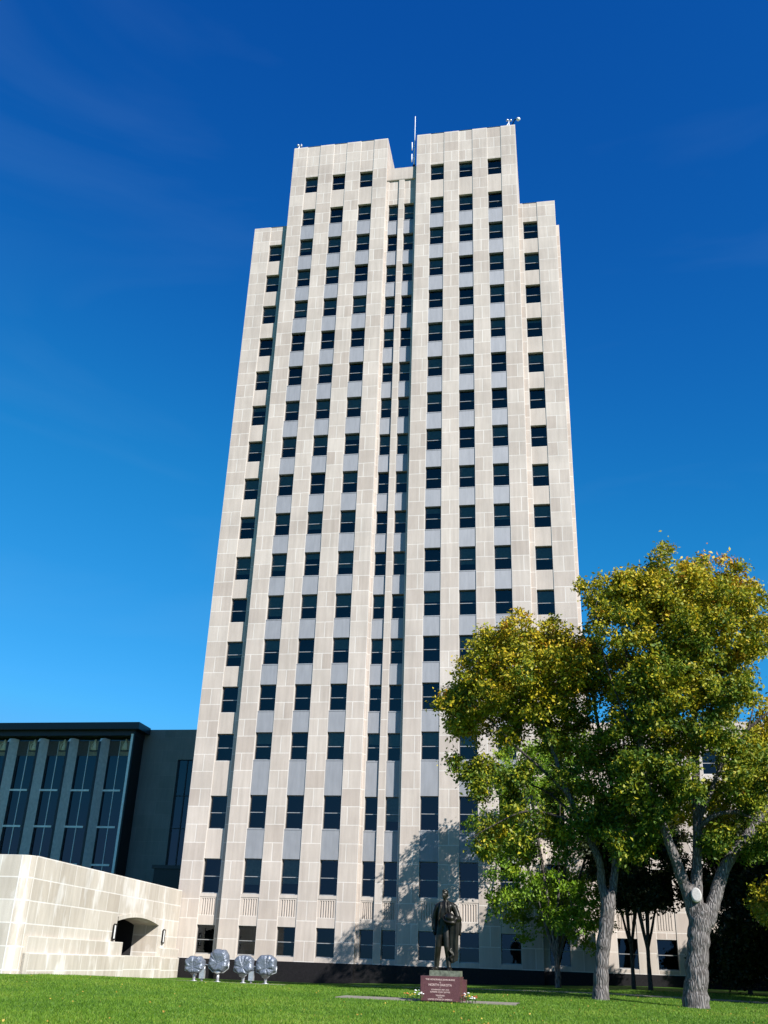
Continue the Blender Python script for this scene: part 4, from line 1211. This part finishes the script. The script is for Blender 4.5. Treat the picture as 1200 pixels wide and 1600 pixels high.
def statue():
    e = empty('bronze_statue', (SX, SY, SZ)); tag(e, 'dark bronze statue of a standing man holding hat and overcoat on the granite pedestal', 'statue')
    # local space: x right as seen, y away, z up from the foot plate; total height 2.76
    def q(cx, cy, y=0): return ((cx-330)/462, y, (1450-cy)/462)
    mb = MB()
    def limb(pts, rad, n=14): mb.tube(pts, rad, n=n)
    # legs in trousers
    limb([q(182, 1440, .02), q(190, 1380, .03), q(202, 1240, .02), q(222, 1080, -.04), q(238, 940, -.03), q(262, 800, 0), q(285, 700, .02)], [.085, .088, .105, .118, .145, .175, .17])
    limb([q(412, 1440, -.10), q(405, 1370, -.08), q(392, 1240, -.06), q(372, 1085, -.10), q(362, 950, -.07), q(350, 800, -.01), q(335, 700, .02)], [.082, .086, .102, .115, .142, .172, .17])
    # shoes
    for cx, y, dx in ((178, 0, -.06), (418, -.12, .04)):
        a = Vector(q(cx, 1442, y))
        limb([a+Vector((0, .12, .02)), a+Vector((dx*.3, 0, .025)), a+Vector((dx, -.16, .0)), a+Vector((dx*1.3, -.27, -.02))], [.07, .08, .07, .04])
    # trunk: hips, waist, chest, shoulders
    mb.loft([(q(308, 830)[0], 0, q(0, 830)[2], .20, .15), (q(305, 760)[0], 0, q(0, 760)[2], .235, .175), (q(305, 660)[0], -.01, q(0, 660)[2], .225, .17), (q(318, 560)[0], -.01, q(0, 560)[2], .245, .185), (q(335, 480)[0], 0, q(0, 480)[2], .265, .19),
             (q(343, 430)[0], .01, q(0, 430)[2], .30, .165), (q(343, 398)[0], .02, q(0, 398)[2], .25, .135), (q(341, 372)[0], .02, q(0, 372)[2], .16, .11), (q(340, 355)[0], .02, q(0, 355)[2], .10, .09)], n=24)
    # jacket skirts and its open front edges
    mb.loft([(q(300, 930)[0]+.02, .07, q(0, 935)[2], .25, .15), (q(300, 850)[0], .05, q(0, 850)[2], .25, .17), (q(305, 740)[0], .03, q(0, 740)[2], .245, .175), (q(312, 620)[0], .02, q(0, 620)[2], .24, .17)], n=22)
    limb([q(262, 380, -.10), q(262, 450, -.185), q(240, 560, -.20), q(226, 650, -.18), q(240, 760, -.15), q(215, 880, -.08)], [.03, .035, .032, .03, .03, .03], 8)
    limb([q(395, 370, -.09), q(398, 450, -.175), q(412, 540, -.19), q(420, 620, -.17)], [.03, .036, .034, .03], 8)
    limb([q(345, 380, -.12), q(352, 470, -.19), q(350, 560, -.195)], [.025, .03, .02], 8)
    # hanging tails between the legs
    mb.loft([(q(318, 1080)[0], .10, q(0, 1078)[2], .13, .05), (q(320, 980)[0], .09, q(0, 980)[2], .15, .07), (q(315, 880)[0], .07, q(0, 880)[2], .2, .1)], n=14)
    # right arm, hanging (left as seen)
    limb([q(300, 425, .02), q(245, 425, .02), q(205, 452, .03), q(168, 545, .05), q(142, 650, .07), q(138, 740, .05), q(146, 822, .01)], [.10, .118, .13, .118, .108, .098, .08])
    # left arm bent across to the hat
    limb([q(385, 425, .02), q(440, 425, .02), q(483, 452, .02), q(525, 545, .03), q(554, 640, .0), q(525, 690, -.15), q(470, 715, -.24), q(440, 720, -.27)], [.10, .118, .13, .118, .108, .092, .078, .06])
    # neck and head turned a little to the left as seen
    limb([q(340, 385, .02), q(338, 345, .0), q(333, 310, -.01)], [.10, .088, .085])
    hx, hy, hz = q(328, 255, -.02)
    mb.ball((hx+.01, hy+.015, hz+.035), (.120, .135, .135)); mb.ball((hx-.012, hy-.025, hz-.05), (.095, .10, .115)); mb.ball((hx-.03, hy-.075, hz-.125), (.045, .045, .038))
    f = Vector((-.35, -.94, 0)); s = Vector((.94, -.35, 0)); hc = Vector((hx, hy, hz))
    def fp(fw, sd, up): return hc+f*fw+s*sd+Vector((0, 0, up))
    limb([fp(.10, 0, .03), fp(.135, 0, -.01), fp(.150, 0, -.04), fp(.115, 0, -.055)], [.018, .022, .027, .02], 8)
    limb([fp(.09, -.07, .045), fp(.118, -.03, .055), fp(.118, .03, .055), fp(.09, .07, .045)], [.016, .02, .02, .016], 8)
    limb([fp(.10, -.035, -.090), fp(.125, 0, -.085), fp(.10, .035, -.090)], [.012, .017, .012], 8)
    for sg in (-1, 1):
        mb.ball(fp(-.01, sg*.115, -.01), (.02, .03, .042)); mb.ball(fp(.075, sg*.055, -.03), (.03, .03, .03))
    # hands: palm, four fingers and a thumb each
    def hand(w, d, pn, th, curl):
        w = Vector(w); d = Vector(d).normalized(); pn = Vector(pn).normalized(); sd_ = d.cross(pn)
        limb([w, w+d*.05, w+d*.11], [.05, .058, .055], 10)
        for k in range(4):
            o_ = sd_*(.042-.028*k); ln = (.085, .10, .095, .072)[k]
            a = w+d*.11+o_
            limb([a, a+d*ln*.45+pn*curl*.25*ln, a+d*ln*.8+pn*curl*.8*ln, a+d*ln*.95+pn*curl*1.25*ln], [.0165, .0155, .014, .011], 7)
        a = w+d*.03+sd_*.05*th
        limb([a, a+d*.045+sd_*.035*th+pn*.02, a+d*.09+sd_*.035*th+pn*.045], [.022, .018, .014], 7)
    hand(q(147, 822, 0), (.10, -.12, -1), (.6, -.5, 0), 1, .5)
    hand(q(445, 720, -.26), (-1, -.35, .05), (.0, -.3, 1), -1, .5)
    remeshed(mb, 'body', M['bronze'], e, voxel=.0125, smooth=3)
    # hair cap
    hb = MB(); hb.ball(fp(-.045, 0, .062), (.118, .118, .118)); hb.ball(fp(.03, -.015, .125), (.085, .075, .055)); hb.ball(fp(-.09, 0, -.03), (.085, .075, .09))
    remeshed(hb, 'hair', M['bronze'], e, voxel=.014, smooth=2)
    # hat: round crown, curled brim, tilted towards us
    ht = MB(); hcx = Vector(q(432, 640, -.36))
    axis = Vector((.10, -.55, .83)).normalized(); ux = axis.orthogonal().normalized(); uy = axis.cross(ux)
    prof = [(.0, .17), (.08, .163), (.14, .135), (.175, .085), (.185, .03), (.185, -.02), (.22, -.035), (.255, -.03), (.268, -.005), (.258, -.05), (.2, -.06), (.05, -.06), (0, -.06)]
    ht.grid([[hcx+axis*z+ux*(r*.92*math.cos(2*math.pi*k/28))+uy*(r*1.08*math.sin(2*math.pi*k/28)) for k in range(28)] for r, z in prof], close=True)
    ht.build('hat', M['bronze'], e)
    # overcoat over the forearm, hanging in folds, with an empty sleeve at the side
    ct = MB()
    rows = []
    N = 22
    for i in range(N+1):
        t = i/N
        cx = 492+2*t; wdt = (.205-.085*t)
        r = []
        for k in range(26):
            a = 2*math.pi*k/26
            fold = 1+.16*math.sin(5*a+2.0*t)+.08*math.sin(3*a-t*5)
            p = q(cx, 640+(1312-640)*t, -.14+.05*t)
            r.append((p[0]+wdt*fold*math.cos(a), p[1]+.095*(1-.25*t)*fold*math.sin(a), p[2]+(.06*math.cos(a-.6)*t if i > N-3 else 0)))
        rows.append(r)
    ct.grid(rows, close=True, cap=True)
    ct.tube([q(470, 690, -.30), q(520, 650, -.24), q(575, 640, -.06), q(590, 660, .06)], [.075, .10, .105, .07], 12)
    ct.tube([q(572, 640, -.02), q(586, 740, .02), q(580, 840, .02), q(590, 900, .02)], [.085, .075, .062, .055], 10)
    ct.tube([q(440, 1110, -.16), q(420, 1150, -.20), q(455, 1185, -.20), q(470, 1210, -.18), q(430, 1250, -.2), q(450, 1300, -.16)], [.03, .05, .045, .05, .045, .03], 8)
    remeshed(ct, 'overcoat', M['bronze'], e, voxel=.014, smooth=3)
    # foot plate
    pb = MB(); pb.box(-.50, .60, -.48, .50, PZ1-SZ+.001, 0.0); pb.build('foot_plate', M['plinth_bronze'], e)
statue()

# ------------------------------------------------------------------ flowers at the pedestal foot
for nm, c in (('orange', (.55, .16, .03)), ('white', (.8, .8, .78)), ('red', (.5, .03, .03)), ('yellow', (.6, .42, .05))): M['petal_'+nm] = plain('petal_'+nm, c, .6)
M['stem'] = plain('stem_green', (.06, .12, .02), .7)
def flower(px, col, label, h, k):
    p = at(px, 1560, SY-.75); x, y = p.x, SY-.75+.08*(k % 3)
    g0 = ground(x, y)+.035; rng = random.Random(k)
    e = empty('flower_plant', (x, y, g0)); tag(e, label, 'flower', 'flowers beside the pedestal')
    st = MB(); bl = MB()
    for i in range(5):
        a = rng.uniform(0, 6.3); r = rng.uniform(.02, .11); hh = h*rng.uniform(.6, 1)
        tip = Vector((r*math.cos(a), r*math.sin(a), hh))
        st.tube([(0, 0, 0), tip*.5+Vector((0, 0, .03)), tip], [.008, .006, .005], 5)
        lf = tip*.45; st.face([lf, lf+Vector((.05*math.cos(a+1), .05*math.sin(a+1), .03)), lf+Vector((.10*math.cos(a+1.2), .10*math.sin(a+1.2), .02)), lf+Vector((.05*math.cos(a+1.5), .05*math.sin(a+1.5), 0))])
        for j in range(7):
            b = 2*math.pi*j/7
            bl.ball(tip+Vector((.022*math.cos(b), .022*math.sin(b)-.01, .010)), (.015, .015, .011), 7, 5)
        bl.ball(tip+Vector((0, 0, .015)), .014, 7, 5)
    st.build('stems', M['stem'], e); bl.build('blossoms', M['petal_'+col], e)
for k, (px, col, lab, h) in enumerate(((636, 'orange', 'leftmost orange flower clump left of the pedestal', .26), (643, 'yellow', 'yellow flower clump left of the pedestal', .24), (650, 'white', 'taller white flower clump left of the pedestal', .36), (657, 'white', 'white flower clump touching the pedestal on its left', .30),
                                       (722, 'orange', 'orange flower clump touching the pedestal on its right', .26), (728, 'white', 'white flower clump right of the pedestal beside orange ones', .30), (733, 'yellow', 'yellow flower clump right of the pedestal', .24), (738, 'white', 'small white flower clump next to the red one', .2), (742, 'red', 'red flower clump furthest right of the pedestal', .24))):
    flower(px, col, lab, h, k)

# ------------------------------------------------------------------ wrapped floodlights
m, n, l, p = mat('silver_wrap')
tc = n.new('ShaderNodeTexCoord')
nz = n.new('ShaderNodeTexNoise'); nz.inputs['Scale'].default_value = 4; nz.inputs['Detail'].default_value = 4; nz.inputs['Distortion'].default_value = 1.2; l.new(tc.outputs['Object'], nz.inputs[0])
p.inputs['Base Color'].default_value = (.15, .17, .21, 1); p.inputs['Roughness'].default_value = .42; p.inputs['Metallic'].default_value = .35
b = n.new('ShaderNodeBump'); b.inputs['Strength'].default_value = .5; b.inputs['Distance'].default_value = .12; l.new(nz.outputs['Fac'], b.inputs['Height']); l.new(b.outputs[0], p.inputs['Normal'])
M['wrap'] = m
def floodlight(px, py_base, w, h, zc, label, seed, box=False, tilt=0):
    Y = 52.0+.12*(px-303)/30
    b0 = at(px, py_base, Y); x = b0.x; g0 = ground(x, Y)+.03
    e = empty('floodlight', (x, Y, g0)); tag(e, label, 'floodlight', 'wrapped floodlights on the lawn')
    rng = random.Random(seed)
    post = MB(); post.tube([(0, 0, 0), (0, 0, .42)], .075, 10); post.tube([(0, 0, 0), (0, 0, .03)], .16, 10); post.build('post', M['galv'], e)
    zc = zc-g0; hw, hh = w/2, h/2
    # octagonal bundle with gathered radial folds on its face
    N = 64; folds = [(rng.uniform(0, 6.28), rng.uniform(.08, .2), rng.uniform(.5, 1)) for _ in range(9)]
    gx, gz_ = rng.uniform(-.1, .1)*w, -.15*h
    def outline(a):
        c, s = math.cos(a), math.sin(a)
        k = 1/max(abs(c), abs(s), (abs(c)+abs(s))/1.52)
        return c*hw*k*(1+.03*math.sin(5*a+seed)), s*hh*k*(1+.03*math.sin(7*a+seed))
    def crease(a):
        v = 0
        for f0, wd, am in folds:
            d = math.atan2(math.sin(a-f0), math.cos(a-f0)); v += am*math.exp(-(d/wd)**2)
        return v
    rows = []
    for t, yy in ((0, -.30), (.15, -.30), (.35, -.31), (.55, -.33), (.75, -.33), (.92, -.28), (1.0, -.18), (1.03, 0), (.98, .2), (.8, .32), (.4, .36), (0, .36)):
        r = []
        for k in range(N):
            a = 2*math.pi*k/N; ox, oz = outline(a)
            front = yy < -.1
            cx_, cz_ = (gx*(1-t), gz_*(1-t)) if front else (0, 0)
            cr = crease(a)*(.10*t*(1-t*.4)) if front else crease(a)*.03
            r.append((cx_+ox*t*(1-cr*.5), yy-.02+cr*1.1 if front else yy, zc+cz_+oz*t*(1-cr*.5)))
        rows.append(r)
    hb = MB(); hb.grid(rows, close=True, smooth=False); ho = hb.build('wrapped_head', M['wrap'], e)
    yk = MB(); k = hw*1.06
    yk.tube([(-k, 0, zc-.05*h), (-k, 0, zc-hh*.72), (-k*.55, 0, .44), (0, 0, .42), (k*.55, 0, .44), (k, 0, zc-hh*.72), (k, 0, zc-.05*h)], .03, 8)
    yk.build('yoke', M['galv'], e)
    fl = MB(); fl.tube([(0, -.05, .44), (gx*.5, -.12, zc-hh*.9)], [.16, .24], 10); fl.build('ballast_housing', M['galv'], e)
    if box:
        jb = MB(); jb.box(.30, .55, -.12, .10, .12, .55); jb.tube([(.42, 0, 0), (.42, 0, .12)], .06, 8); jb.build('junction_box', M['galv'], e)
        cb = MB(); cb.tube([(.43, 0, .55), (.55, -.05, .78), (.85, -.05, .72), (1.05, 0, .55)], .025, 6); cb.build('cable', M['galv'], e)
floodlight(302, 1538, .98, .78, -.36, 'leftmost floodlight of the row, squat and wrapped in pale silver sheet', 1, True)
floodlight(339, 1540, .98, 1.0, -.12, 'tallest floodlight of the row, second from the left, with pinched silver wrapping', 2)
floodlight(379, 1541, .98, .86, -.28, 'floodlight with dark blue topped wrapping, third from the left beside a junction box', 3, True)
floodlight(414, 1542, 1.0, .92, -.26, 'rightmost floodlight of the row, wrapped in creased silver sheet', 4)
